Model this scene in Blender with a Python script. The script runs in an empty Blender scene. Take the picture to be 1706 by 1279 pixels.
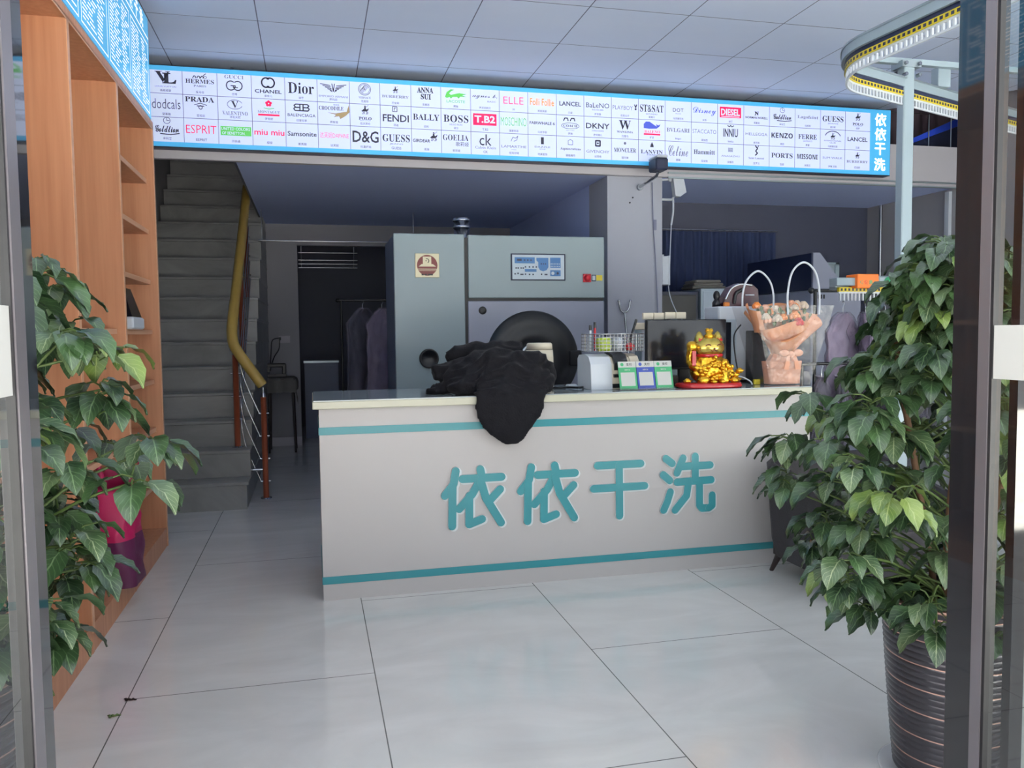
import bpy, math, random
from mathutils import Vector, Matrix, noise
random.seed(7)
scene = bpy.context.scene
COL = scene.collection
S = 0.8                       # all lengths below are in plan units of 0.8 m
PI = math.pi

# ------------------------------------------------------------------ camera
cam_d = bpy.data.cameras.new('camera')
cam = bpy.data.objects.new('camera', cam_d)
COL.objects.link(cam)
cam_d.sensor_width = 36.0
cam_d.lens = 1360.0 / 1706.0 * 36.0
cam_d.clip_start = 0.02
R = Matrix(((0.97133765, 0.02582832, -0.23629658), (-0.23743051, 0.05775337, -0.96968619), (-0.01139844, 0.99799672, 0.06223045)))
cam.matrix_world = Matrix.Translation(Vector((0, 0, 1.5)) * S) @ R.to_4x4()
scene.camera = cam

# ------------------------------------------------------------------ view, world
vs = scene.view_settings
vs.view_transform = 'Standard'
vs.look = 'None'
vs.gamma = 1.0
vs.use_curve_mapping = False
vs.exposure = 0.2
SKY = 1.95
world = bpy.data.worlds.new('overcast_sky')
scene.world = world
world.use_nodes = True
wn = world.node_tree
wn.nodes.clear()
wo = wn.nodes.new('ShaderNodeOutputWorld')
wb = wn.nodes.new('ShaderNodeBackground')
wb.inputs[0].default_value = (0.93, 0.955, 1.0, 1)
wb.inputs[1].default_value = SKY
wn.links.new(wb.outputs[0], wo.inputs[0])
try:
    scene.cycles.max_bounces = 10
    scene.cycles.diffuse_bounces = 5
    scene.cycles.transparent_max_bounces = 16
    scene.cycles.sample_clamp_indirect = 6.0
except Exception:
    pass

sun_d = bpy.data.lights.new('sun', 'SUN')
sun_d.energy = 124.0
sun_d.angle = 0.02
sun_d.color = (1.0, 0.96, 0.90)
sun = bpy.data.objects.new('sun', sun_d)      # added behind the building: its bounce off the street brightens the ceiling
COL.objects.link(sun)
sun.location = Vector((8, 12, 14)) * S
sun.rotation_euler = Vector((0.62, 0.62, 1.0)).to_track_quat('Z', 'Y').to_euler()

# ------------------------------------------------------------------ materials
def lin(c):
    return tuple(((v / 255.0) / 12.92 if v / 255.0 <= 0.04045 else ((v / 255.0 + 0.055) / 1.055) ** 2.4) for v in c[:3]) + (1.0,)
def new_mat(name):
    m = bpy.data.materials.new(name)
    m.use_nodes = True
    nt = m.node_tree
    return m, nt, nt.nodes['Principled BSDF']
def nd(nt, t, **kw):
    n = nt.nodes.new(t)
    for k, v in kw.items():
        setattr(n, k, v)
    return n
def mat(name, c, rough=0.5, metal=0.0, spec=0.5, var=0.06, scale=8.0, bump=0.0, bscale=60.0, coat=0.0, stretch=(1, 1, 1), emit=0.0, sheen=0.0):
    m, nt, b = new_mat(name)
    L = nt.links.new
    tc = nd(nt, 'ShaderNodeTexCoord')
    mp = nd(nt, 'ShaderNodeMapping')
    mp.inputs['Scale'].default_value = stretch
    L(tc.outputs['Object'], mp.inputs[0])
    nz = nd(nt, 'ShaderNodeTexNoise')
    nz.inputs['Scale'].default_value = scale
    nz.inputs['Detail'].default_value = 4
    L(mp.outputs[0], nz.inputs['Vector'])
    mx = nd(nt, 'ShaderNodeMix', data_type='RGBA')
    a = lin(c)
    mx.inputs['A'].default_value = tuple(max(0, x * (1 - var)) for x in a[:3]) + (1,)
    mx.inputs['B'].default_value = tuple(min(1, x * (1 + var)) for x in a[:3]) + (1,)
    L(nz.outputs[0], mx.inputs['Factor'])
    L(mx.outputs['Result'], b.inputs['Base Color'])
    b.inputs['Roughness'].default_value = rough
    b.inputs['Metallic'].default_value = metal
    b.inputs['Specular IOR Level'].default_value = spec
    b.inputs['Coat Weight'].default_value = coat
    b.inputs['Sheen Weight'].default_value = sheen
    if emit > 0:
        L(mx.outputs['Result'], b.inputs['Emission Color'])
        b.inputs['Emission Strength'].default_value = emit
    if bump > 0:
        n2 = nd(nt, 'ShaderNodeTexNoise')
        n2.inputs['Scale'].default_value = bscale
        n2.inputs['Detail'].default_value = 5
        L(mp.outputs[0], n2.inputs['Vector'])
        bp = nd(nt, 'ShaderNodeBump')
        bp.inputs['Strength'].default_value = bump
        bp.inputs['Distance'].default_value = 0.01
        L(n2.outputs[0], bp.inputs['Height'])
        L(bp.outputs[0], b.inputs['Normal'])
    return m
def glow(name, c, k=1.0):
    return mat(name, c, rough=0.25, var=0.01, emit=k)
def glass(name, tint=(0.93, 0.96, 0.95), refl=0.10, rough=0.0, body=None, bodyf=0.0, crease=0.0):
    m, nt, b = new_mat(name)
    L = nt.links.new
    out = nt.nodes['Material Output']
    nt.nodes.remove(b)
    tr = nd(nt, 'ShaderNodeBsdfTransparent')
    tr.inputs[0].default_value = tuple(tint) + (1,)
    gl = nd(nt, 'ShaderNodeBsdfGlossy')
    gl.inputs['Roughness'].default_value = rough
    if crease > 0:
        tcc = nd(nt, 'ShaderNodeTexCoord')
        nzc = nd(nt, 'ShaderNodeTexNoise')
        nzc.inputs['Scale'].default_value = 16
        nzc.inputs['Detail'].default_value = 3
        nzc.inputs['Distortion'].default_value = 2.5
        L(tcc.outputs['Object'], nzc.inputs['Vector'])
        bpc = nd(nt, 'ShaderNodeBump')
        bpc.inputs['Strength'].default_value = crease
        bpc.inputs['Distance'].default_value = 0.03
        L(nzc.outputs[0], bpc.inputs['Height'])
        L(bpc.outputs[0], gl.inputs['Normal'])
    fr = nd(nt, 'ShaderNodeFresnel')
    fr.inputs[0].default_value = 1.5
    ad = nd(nt, 'ShaderNodeMath', operation='ADD')
    ad.inputs[1].default_value = refl - 0.04
    ad.use_clamp = True
    L(fr.outputs[0], ad.inputs[0])
    ge = nd(nt, 'ShaderNodeNewGeometry')
    fb = nd(nt, 'ShaderNodeMath', operation='SUBTRACT'); fb.inputs[0].default_value = 1.0
    L(ge.outputs['Backfacing'], fb.inputs[1])
    fm_ = nd(nt, 'ShaderNodeMath', operation='MULTIPLY')
    L(ad.outputs[0], fm_.inputs[0]); L(fb.outputs[0], fm_.inputs[1])
    mx = nd(nt, 'ShaderNodeMixShader')
    L(fm_.outputs[0], mx.inputs[0])
    L(tr.outputs[0], mx.inputs[1])
    L(gl.outputs[0], mx.inputs[2])
    last = mx
    if body:
        df = nd(nt, 'ShaderNodeBsdfDiffuse')
        df.inputs[0].default_value = lin(body)
        m2 = nd(nt, 'ShaderNodeMixShader')
        tcb = nd(nt, 'ShaderNodeTexCoord')
        nzb = nd(nt, 'ShaderNodeTexNoise')
        nzb.inputs['Scale'].default_value = 14
        mb = nd(nt, 'ShaderNodeMath', operation='MULTIPLY')
        mb.inputs[1].default_value = bodyf * 2
        L(tcb.outputs['Object'], nzb.inputs['Vector'])
        L(nzb.outputs[0], mb.inputs[0])
        L(mb.outputs[0], m2.inputs[0])
        L(mx.outputs[0], m2.inputs[1])
        L(df.outputs[0], m2.inputs[2])
        last = m2
    L(last.outputs[0], out.inputs[0])
    return m
def seams(nt, axis_out, origin, pitch, width):
    """1 on a seam, 0 elsewhere, along one coordinate (metres)"""
    L = nt.links.new
    a = nd(nt, 'ShaderNodeMath', operation='SUBTRACT'); a.inputs[1].default_value = origin - pitch / 2
    L(axis_out, a.inputs[0])
    d = nd(nt, 'ShaderNodeMath', operation='DIVIDE'); d.inputs[1].default_value = pitch
    L(a.outputs[0], d.inputs[0])
    f = nd(nt, 'ShaderNodeMath', operation='FRACT'); L(d.outputs[0], f.inputs[0])
    s = nd(nt, 'ShaderNodeMath', operation='SUBTRACT'); s.inputs[1].default_value = 0.5
    L(f.outputs[0], s.inputs[0])
    ab = nd(nt, 'ShaderNodeMath', operation='ABSOLUTE'); L(s.outputs[0], ab.inputs[0])
    lt = nd(nt, 'ShaderNodeMath', operation='LESS_THAN'); lt.inputs[1].default_value = width / pitch / 2
    L(ab.outputs[0], lt.inputs[0])
    return lt.outputs[0]
def tiled(name, c1, c2, seamc, ox, px, oy, py, w, rough, stagger=False, spec=0.5, marble=True, axes=('X', 'Y'), nscale=1.2):
    m, nt, b = new_mat(name)
    L = nt.links.new
    tc = nd(nt, 'ShaderNodeTexCoord')
    sp = nd(nt, 'ShaderNodeSeparateXYZ')
    L(tc.outputs['Object'], sp.inputs[0])
    s1 = seams(nt, sp.outputs[axes[0]], ox * S, px * S, w)
    yout = sp.outputs[axes[1]]
    if stagger:                      # every other column of slabs is laid half a slab further on
        c_ = nd(nt, 'ShaderNodeMath', operation='SUBTRACT'); c_.inputs[1].default_value = ox * S - 20 * px * S
        L(sp.outputs[axes[0]], c_.inputs[0])
        c2_ = nd(nt, 'ShaderNodeMath', operation='DIVIDE'); c2_.inputs[1].default_value = 2 * px * S
        L(c_.outputs[0], c2_.inputs[0])
        c3_ = nd(nt, 'ShaderNodeMath', operation='FRACT'); L(c2_.outputs[0], c3_.inputs[0])
        c4_ = nd(nt, 'ShaderNodeMath', operation='LESS_THAN'); c4_.inputs[1].default_value = 0.5
        L(c3_.outputs[0], c4_.inputs[0])
        c5_ = nd(nt, 'ShaderNodeMath', operation='MULTIPLY_ADD'); c5_.inputs[1].default_value = py * S / 2
        L(c4_.outputs[0], c5_.inputs[0]); L(yout, c5_.inputs[2])
        yout = c5_.outputs[0]
    s2 = seams(nt, yout, oy * S, py * S, w)
    mx = nd(nt, 'ShaderNodeMath', operation='MAXIMUM')
    L(s1, mx.inputs[0]); L(s2, mx.inputs[1])
    mp = nd(nt, 'ShaderNodeMapping')
    mp.inputs['Scale'].default_value = (0.6, 1.5, 1)
    mp.inputs['Rotation'].default_value = (0, 0, 0.5)
    L(tc.outputs['Object'], mp.inputs[0])
    nz = nd(nt, 'ShaderNodeTexNoise')
    nz.inputs['Scale'].default_value = nscale
    nz.inputs['Detail'].default_value = 6
    nz.inputs['Roughness'].default_value = 0.6
    nz.inputs['Distortion'].default_value = 1.6 if marble else 0.2
    L(mp.outputs[0], nz.inputs['Vector'])
    cr = nd(nt, 'ShaderNodeValToRGB')
    cr.color_ramp.elements[0].position = 0.35
    cr.color_ramp.elements[0].color = lin(c1)
    cr.color_ramp.elements[1].position = 0.68
    cr.color_ramp.elements[1].color = lin(c2)
    L(nz.outputs[0], cr.inputs[0])
    mc = nd(nt, 'ShaderNodeMix', data_type='RGBA')
    L(mx.outputs[0], mc.inputs['Factor'])
    L(cr.outputs[0], mc.inputs['A'])
    mc.inputs['B'].default_value = lin(seamc)
    L(mc.outputs['Result'], b.inputs['Base Color'])
    b.inputs['Roughness'].default_value = rough
    b.inputs['Specular IOR Level'].default_value = spec
    bp = nd(nt, 'ShaderNodeBump')
    bp.inputs['Strength'].default_value = 0.4
    bp.inputs['Distance'].default_value = 0.003
    bp.invert = True
    L(mx.outputs[0], bp.inputs['Height'])
    L(bp.outputs[0], b.inputs['Normal'])
    return m
def wood(name, c1, c2, rough=0.42, axis=2):
    m, nt, b = new_mat(name)
    L = nt.links.new
    tc = nd(nt, 'ShaderNodeTexCoord')
    mp = nd(nt, 'ShaderNodeMapping')
    sc = [26.0, 26.0, 26.0]
    sc[axis] = 1.1
    mp.inputs['Scale'].default_value = sc
    L(tc.outputs['Object'], mp.inputs[0])
    nz = nd(nt, 'ShaderNodeTexNoise')
    nz.inputs['Scale'].default_value = 1.6
    nz.inputs['Detail'].default_value = 6
    L(mp.outputs[0], nz.inputs['Vector'])
    cr = nd(nt, 'ShaderNodeValToRGB')
    cr.color_ramp.elements[0].position = 0.3
    cr.color_ramp.elements[0].color = lin(c1)
    cr.color_ramp.elements[1].position = 0.7
    cr.color_ramp.elements[1].color = lin(c2)
    L(nz.outputs[0], cr.inputs[0])
    L(cr.outputs[0], b.inputs['Base Color'])
    b.inputs['Roughness'].default_value = rough
    return m
def leaf_mat(name, dark, light, vein):
    m, nt, b = new_mat(name)
    L = nt.links.new
    uv = nd(nt, 'ShaderNodeUVMap')
    sp = nd(nt, 'ShaderNodeSeparateXYZ')
    L(uv.outputs[0], sp.inputs[0])
    av = nd(nt, 'ShaderNodeMath', operation='ABSOLUTE'); L(sp.outputs['Y'], av.inputs[0])
    mid = nd(nt, 'ShaderNodeMath', operation='LESS_THAN'); mid.inputs[1].default_value = 0.05
    L(av.outputs[0], mid.inputs[0])
    k = nd(nt, 'ShaderNodeMath', operation='MULTIPLY_ADD')
    L(av.outputs[0], k.inputs[0]); k.inputs[1].default_value = -0.35; L(sp.outputs['X'], k.inputs[2])
    k2 = nd(nt, 'ShaderNodeMath', operation='MULTIPLY'); k2.inputs[1].default_value = 7.0
    L(k.outputs[0], k2.inputs[0])
    fr = nd(nt, 'ShaderNodeMath', operation='FRACT'); L(k2.outputs[0], fr.inputs[0])
    lt = nd(nt, 'ShaderNodeMath', operation='LESS_THAN'); lt.inputs[1].default_value = 0.13
    L(fr.outputs[0], lt.inputs[0])
    half = nd(nt, 'ShaderNodeMath', operation='MULTIPLY'); half.inputs[1].default_value = 0.45
    L(lt.outputs[0], half.inputs[0])
    mx = nd(nt, 'ShaderNodeMath', operation='MAXIMUM')
    L(mid.outputs[0], mx.inputs[0]); L(half.outputs[0], mx.inputs[1])
    tc = nd(nt, 'ShaderNodeTexCoord')
    nz = nd(nt, 'ShaderNodeTexNoise'); nz.inputs['Scale'].default_value = 9; nz.inputs['Detail'].default_value = 4
    L(tc.outputs['Object'], nz.inputs['Vector'])
    cr = nd(nt, 'ShaderNodeValToRGB')
    cr.color_ramp.elements[0].position = 0.38; cr.color_ramp.elements[0].color = lin(dark)
    cr.color_ramp.elements[1].position = 0.66; cr.color_ramp.elements[1].color = lin(light)
    L(nz.outputs[0], cr.inputs[0])
    mc = nd(nt, 'ShaderNodeMix', data_type='RGBA')
    L(mx.outputs[0], mc.inputs['Factor']); L(cr.outputs[0], mc.inputs['A'])
    mc.inputs['B'].default_value = lin(vein)
    L(mc.outputs['Result'], b.inputs['Base Color'])
    b.inputs['Roughness'].default_value = 0.3
    b.inputs['Specular IOR Level'].default_value = 0.7
    b.inputs['Coat Weight'].default_value = 0.5
    b.inputs['Coat Roughness'].default_value = 0.2
    bp = nd(nt, 'ShaderNodeBump'); bp.inputs['Strength'].default_value = 0.5; bp.inputs['Distance'].default_value = 0.004; bp.invert = True
    L(mx.outputs[0], bp.inputs['Height']); L(bp.outputs[0], b.inputs['Normal'])
    return m

M = {}
M['floor'] = tiled('polished_floor_tile', (214, 213, 211), (226, 225, 223), (112, 112, 110), 0.232, 1.015, 3.59, 2.03, 0.004, 0.11, stagger=True, spec=0.65, nscale=2.2)
M['ceil'] = tiled('ceiling_tile', (214, 226, 250), (220, 231, 252), (84, 92, 122), -0.328, 0.767, 5.63, 0.757, 0.006, 0.55, marble=False)
M['pave'] = tiled('pavement', (186, 184, 180), (200, 198, 193), (130, 128, 124), 0, 0.75, 0, 0.5, 0.008, 0.8, marble=False, nscale=5)
M['stone'] = tiled('stair_stone', (126, 126, 126), (152, 152, 151), (84, 84, 84), -0.55, 2.4, 0.1, 0.74, 0.004, 0.3, nscale=1.6)
M['wall'] = mat('painted_wall', (158, 157, 162), 0.7, bump=0.03, var=0.04, scale=2)
M['column'] = mat('column_paint', (166, 169, 181), 0.6, bump=0.02, var=0.03, scale=2)
M['mezz'] = mat('mezzanine_soffit', (196, 210, 252), 0.55, var=0.03, scale=1.5)  # blue cast of the shaded bay is put into this colour
M['beam'] = mat('beam_paint', (196, 192, 198), 0.5, var=0.04, scale=2)
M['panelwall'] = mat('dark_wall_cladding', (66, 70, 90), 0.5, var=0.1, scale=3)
M['wood'] = wood('beech_laminate', (178, 122, 90), (195, 140, 106))
M['edge'] = wood('beech_edging', (205, 155, 122), (216, 170, 138), axis=1)
M['white'] = mat('white_laminate', (180, 177, 177), 0.38, var=0.015, scale=3)
M['cream'] = mat('cream_edge', (190, 189, 170), 0.3, var=0.02)
M['top'] = mat('counter_top_reflection_grey', (150, 160, 166), 0.12, spec=0.6, var=0.02)  # grey paints in the dark room that the glossy top reflects
M['teal'] = mat('teal_vinyl', (46, 134, 144), 0.35, var=0.02)
M['tealside'] = mat('letter_side', (205, 212, 214), 0.4, var=0.02)
M['cyan'] = glow('backlit_cyan', (70, 160, 208), 0.46)
M['signwhite'] = glow('backlit_white', (206, 216, 246), 0.42)
M['signink'] = mat('sign_ink', (38, 40, 56), 0.5, emit=0.25)
M['signgrey'] = mat('sign_ink_grey', (98, 102, 122), 0.5, emit=0.3)
M['signred'] = glow('sign_red', (214, 30, 84), 0.6)
M['signgreen'] = glow('sign_green', (86, 176, 84), 0.6)
M['signorange'] = glow('sign_orange', (232, 138, 58), 0.6)
M['signblue'] = glow('sign_blue', (64, 80, 176), 0.6)
M['signpink'] = glow('sign_pink', (214, 70, 120), 0.6)
M['signgold'] = glow('sign_tan', (150, 132, 100), 0.4)
M['letwhite'] = glow('backlit_lettering', (238, 244, 252), 0.8)
M['alu'] = mat('aluminium', (168, 180, 186), 0.32, metal=0.75, var=0.03)
M['alupaint'] = mat('silver_paint', (150, 166, 176), 0.35, metal=0.2, var=0.03)
M['steel'] = mat('stainless_steel', (190, 192, 196), 0.2, metal=1.0, var=0.03)
M['chrome'] = mat('chrome', (214, 216, 220), 0.1, metal=1.0, var=0.01)
M['blackgloss'] = mat('black_glazed_frame', (32, 33, 37), 0.04, spec=0.6, var=0.02, coat=0.25)
M['frameside'] = mat('anodised_frame_edge', (120, 116, 122), 0.35, metal=0.5, var=0.05)
M['rubber'] = mat('black_rubber', (26, 26, 30), 0.5)
M['machine'] = mat('powder_coated_panel', (132, 147, 153), 0.33, var=0.03, scale=2)
M['machlow'] = mat('powder_coated_lower_panel', (138, 142, 160), 0.36, var=0.03, scale=2)
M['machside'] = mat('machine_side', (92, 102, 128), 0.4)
M['black'] = mat('black_plastic', (20, 22, 28), 0.35, var=0.1)
M['screen'] = mat('dark_screen', (20, 24, 36), 0.15, spec=0.6)
M['navy'] = mat('navy_panel', (26, 34, 62), 0.45)
M['blue'] = mat('panel_blue', (50, 104, 160), 0.35)
M['palegrey'] = mat('pale_grey_print', (178, 192, 204), 0.35)
M['red'] = mat('switch_red', (176, 24, 44), 0.35)
M['yellow'] = mat('yellow_plastic', (206, 186, 40), 0.4)
M['badge'] = mat('brass_badge', (196, 188, 160), 0.35, metal=0.3)
M['maroon'] = mat('maroon_print', (106, 34, 36), 0.4)
M['copper'] = mat('copper_tube', (176, 92, 62), 0.28, metal=0.55, var=0.05)
M['handrail'] = mat('ochre_handrail', (176, 148, 76), 0.38, var=0.08, scale=12)
M['cloth'] = mat('black_cloth', (10, 10, 18), 0.8, spec=0.25, bump=0.25, bscale=140, sheen=0.05, var=0.12)
M['clothg'] = mat('dark_cloth', (46, 48, 58), 0.85, bump=0.2, bscale=60)
M['tablecloth'] = mat('grey_tablecloth', (112, 110, 106), 0.9, bump=0.15)
M['sofa'] = mat('charcoal_upholstery', (46, 43, 48), 0.6, bump=0.2, bscale=120)
M['darkwood'] = mat('dark_wood_leg', (50, 40, 40), 0.4)
M['gold'] = mat('gold_glaze', (222, 170, 52), 0.2, metal=0.9, var=0.12, scale=30, bump=0.25, bscale=60)
M['goldface'] = mat('pale_gold_glaze', (206, 182, 92), 0.22, metal=0.8, var=0.05)
M['redglaze'] = mat('red_glaze', (180, 24, 34), 0.25, coat=0.5)
M['ivory'] = mat('ivory_plastic', (214, 205, 186), 0.4)
M['offwhite'] = mat('off_white_plastic', (206, 212, 220), 0.4)
M['qrgreen'] = mat('green_print', (64, 160, 108), 0.35)
M['qrblue'] = mat('blue_print', (52, 74, 160), 0.35)
M['paper'] = mat('white_paper', (196, 197, 194), 0.6)
M['kraft'] = mat('kraft_wrap', (206, 140, 98), 0.7, bump=0.25, bscale=24, var=0.1)
M['kraft2'] = mat('pink_kraft_wrap', (216, 156, 128), 0.6, bump=0.2, bscale=20, var=0.1)
M['petal'] = mat('cream_petals', (210, 190, 170), 0.7, var=0.15, scale=40)
M['petalred'] = mat('red_petals', (196, 46, 52), 0.6, var=0.15, scale=40)
M['petalorange'] = mat('orange_petals', (220, 130, 60), 0.6, var=0.1)
M['stemgreen'] = mat('green_stem', (76, 96, 48), 0.5, var=0.2)
M['bark'] = mat('brown_cane', (120, 88, 66), 0.7, var=0.2, bump=0.3)
M['orange'] = mat('orange_motor_cover', (238, 116, 34), 0.35)
M['garment'] = mat('lilac_garment', (150, 136, 158), 0.7, bump=1.0, bscale=14, var=0.5, scale=14)
M['garmentd'] = mat('dark_garment', (48, 50, 62), 0.75, bump=1.0, bscale=14, var=0.4, scale=14)
M['film'] = glass('plastic_film', (0.96, 0.95, 0.98), 0.22, 0.12, (214, 206, 224), 0.16, crease=1.0)
M['bagfilm'] = glass('clear_bag', (0.97, 0.97, 0.98), 0.07, 0.05, (210, 210, 215), 0.05, crease=0.25)
M['glass'] = glass('door_glass', (0.94, 0.96, 0.95), 0.06)
M['jar'] = glass('jar_glass', (0.62, 0.42, 0.40), 0.12, 0.05)
M['magenta'] = mat('magenta_bag', (176, 26, 84), 0.5, bump=0.25, bscale=20, var=0.15)
M['purple'] = mat('purple_bag', (92, 32, 72), 0.5, bump=0.25, bscale=20, var=0.15)
M['curtain'] = mat('navy_curtain', (44, 56, 92), 0.85, var=0.35, scale=3, stretch=(9, 1, 0.15))
M['stripe'] = mat('brown_curtain', (92, 78, 88), 0.85, var=0.45, scale=3, stretch=(9, 1, 0.1))
M['darkred'] = mat('dark_red_plastic', (66, 26, 40), 0.25, coat=0.4)
M['soil'] = mat('soil', (60, 50, 42), 0.9, bump=0.6)
M['potdark'] = mat('dark_metallic_glaze', (74, 72, 78), 0.22, metal=0.6, var=0.15, scale=5, stretch=(1, 1, 14))
M['potline'] = mat('rose_gold_ring', (200, 160, 146), 0.25, metal=0.7)
M['bluetarp'] = mat('blue_panel', (44, 78, 210), 0.45)
M['saucer'] = mat('white_saucer', (214, 214, 216), 0.35)
M['yellowgreen'] = mat('lime_plastic', (176, 196, 70), 0.4)
M['leaf'] = leaf_mat('glossy_leaf', (28, 52, 33), (66, 96, 56), (104, 130, 92))
M['leafyoung'] = leaf_mat('young_leaf', (84, 112, 52), (124, 146, 74), (150, 166, 104))
M['leafpale'] = leaf_mat('mid_leaf', (44, 74, 42), (104, 126, 88), (150, 164, 128))

# ------------------------------------------------------------------ mesh builder
TEXT = {}
def text_geo(body, bold=0.0, res=2):
    key = (body, bold)
    if key in TEXT:
        return TEXT[key]
    c = bpy.data.curves.new('t', 'FONT')
    c.body = body
    c.resolution_u = res
    c.offset = bold
    o = bpy.data.objects.new('t', c)
    COL.objects.link(o)
    bpy.context.view_layer.update()
    dg = bpy.context.evaluated_depsgraph_get()
    me = o.evaluated_get(dg).to_mesh()
    v = [(p.co.x, p.co.y) for p in me.vertices]
    f = [tuple(p.vertices) for p in me.polygons]
    o.evaluated_get(dg).to_mesh_clear()
    bpy.data.objects.remove(o)
    bpy.data.curves.remove(c)
    if not v:
        v = [(0, 0), (1, 0), (0, 1)]; f = []
    x0 = min(p[0] for p in v); x1 = max(p[0] for p in v)
    y0 = min(p[1] for p in v); y1 = max(p[1] for p in v)
    TEXT[key] = (v, f, x0, x1, y0, y1)
    return TEXT[key]
def fancy(s, U, L0):
    return ''.join(chr(U + ord(ch) - 65) if 'A' <= ch <= 'Z' else (chr(L0 + ord(ch) - 97) if 'a' <= ch <= 'z' else ch) for ch in s)
def serif(s): return fancy(s, 0x1D400, 0x1D41A)
def heavy(s): return fancy(s, 0x1D5D4, 0x1D5EE)
def scripty(s): return fancy(s, 0x1D4D0, 0x1D4EA)

class MB:
    def __init__(self):
        self.v = []; self.f = []; self.m = []; self.s = []; self.uv = []
    def add(self, vs, fs, mi=0, smooth=False, uvs=None):
        b = len(self.v)
        self.v += [tuple(p) for p in vs]
        for i, f in enumerate(fs):
            self.f.append(tuple(b + k for k in f)); self.m.append(mi); self.s.append(smooth)
            self.uv.append(uvs[i] if uvs else None)
        return self
    def box(self, x0, x1, y0, y1, z0, z1, mi=0, bev=0.0):
        if bev > 0:
            b = min(bev, (x1 - x0) / 2.01, (y1 - y0) / 2.01, (z1 - z0) / 2.01)
            vs = []
            for ax in (0, 1, 2):
                for sx in (0, 1):
                    for sy in (0, 1):
                        for sz in (0, 1):
                            p = [(x0, x1)[sx], (y0, y1)[sy], (z0, z1)[sz]]
                            sg = [1 - 2 * sx, 1 - 2 * sy, 1 - 2 * sz]
                            for k in range(3):
                                if k != ax: p[k] += sg[k] * b
                            vs.append(p)
            I = lambda ax, a, c, d: ax * 8 + a * 4 + c * 2 + d
            fs = []
            # faces
            for s_ in (0, 1):
                fs.append([I(0, s_, 0, 0), I(0, s_, 0, 1), I(0, s_, 1, 1), I(0, s_, 1, 0)][::(1 if s_ == 0 else -1)])
                fs.append([I(1, 0, s_, 0), I(1, 1, s_, 0), I(1, 1, s_, 1), I(1, 0, s_, 1)][::(1 if s_ == 0 else -1)])
                fs.append([I(2, 0, 0, s_), I(2, 0, 1, s_), I(2, 1, 1, s_), I(2, 1, 0, s_)][::(1 if s_ == 0 else -1)])
            for a in (0, 1):
                for c in (0, 1):
                    fs.append([I(1, 0, a, c), I(2, 0, a, c), I(2, 1, a, c), I(1, 1, a, c)][::(1 if a == c else -1)])
                    fs.append([I(0, a, 0, c), I(0, a, 1, c), I(2, a, 1, c), I(2, a, 0, c)][::(1 if a == c else -1)])
                    fs.append([I(0, a, c, 0), I(0, a, c, 1), I(1, a, c, 1), I(1, a, c, 0)][::(-1 if a == c else 1)])
            for a in (0, 1):
                for c in (0, 1):
                    for d in (0, 1):
                        fs.append([I(0, a, c, d), I(1, a, c, d), I(2, a, c, d)][::(1 if (a + c + d) % 2 == 0 else -1)])
            return self.add(vs, fs, mi)
        vs = [(x, y, z) for x in (x0, x1) for y in (y0, y1) for z in (z0, z1)]
        fs = [(0, 1, 3, 2), (4, 6, 7, 5), (0, 4, 5, 1), (2, 3, 7, 6), (0, 2, 6, 4), (1, 5, 7, 3)]
        return self.add(vs, fs, mi)
    def tube(self, pts, r, n=8, mi=0, caps=True, closed=False):
        pts = [Vector(p) for p in pts]
        N = len(pts)
        rr = r if isinstance(r, (list, tuple)) else [r] * N
        vs = []; up = None
        for i, p in enumerate(pts):
            a = pts[(i - 1) % N] if (closed or i > 0) else p
            b = pts[(i + 1) % N] if (closed or i < N - 1) else p
            t = (b - a)
            t = t.normalized() if t.length > 1e-9 else Vector((0, 0, 1))
            if up is None:
                up = Vector((0, 0, 1)) if abs(t.z) < 0.9 else Vector((1, 0, 0))
            x = up.cross(t)
            if x.length < 1e-6: x = Vector((1, 0, 0)).cross(t)
            x.normalize(); y = t.cross(x).normalized(); up = y
            for k in range(n):
                an = 2 * PI * k / n
                vs.append(p + (x * math.cos(an) + y * math.sin(an)) * rr[i])
        fs = []
        for i in range(N if closed else N - 1):
            j = (i + 1) % N
            for k in range(n):
                fs.append((i * n + k, i * n + (k + 1) % n, j * n + (k + 1) % n, j * n + k))
        self.add(vs, fs, mi, True)
        if caps and not closed:
            self.add([vs[k] for k in range(n)], [tuple(range(n))[::-1]], mi)
            self.add([vs[(N - 1) * n + k] for k in range(n)], [tuple(range(n))], mi)
        return self
    def lathe(self, prof, c=(0, 0, 0), n=24, mi=0, axis='Z', mis=None):
        vs = []; fs = []; P = len(prof)
        for r, h in prof:
            for k in range(n):
                a = 2 * PI * k / n
                q = (r * math.cos(a), r * math.sin(a), h)
                if axis == 'Y': q = (q[0], h, q[1])
                if axis == 'X': q = (h, q[0], q[1])
                vs.append((c[0] + q[0], c[1] + q[1], c[2] + q[2]))
        for i in range(P - 1):
            ff = []
            for k in range(n):
                f = (i * n + k, i * n + (k + 1) % n, (i + 1) * n + (k + 1) % n, (i + 1) * n + k)
                ff.append(f if axis != 'Y' else f[::-1])
            fs.append(ff)
        b = len(self.v)
        self.v += vs
        for i, ff in enumerate(fs):
            for f in ff:
                self.f.append(tuple(b + k for k in f)); self.m.append(mis[i] if mis else mi); self.s.append(True); self.uv.append(None)
        return self
    def cyl(self, c, r, h, n=20, mi=0, axis='Z'):
        return self.lathe([(0.0001, 0), (r, 0), (r, 0), (r, h), (r, h), (0.0001, h)], c, n, mi, axis)
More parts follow.
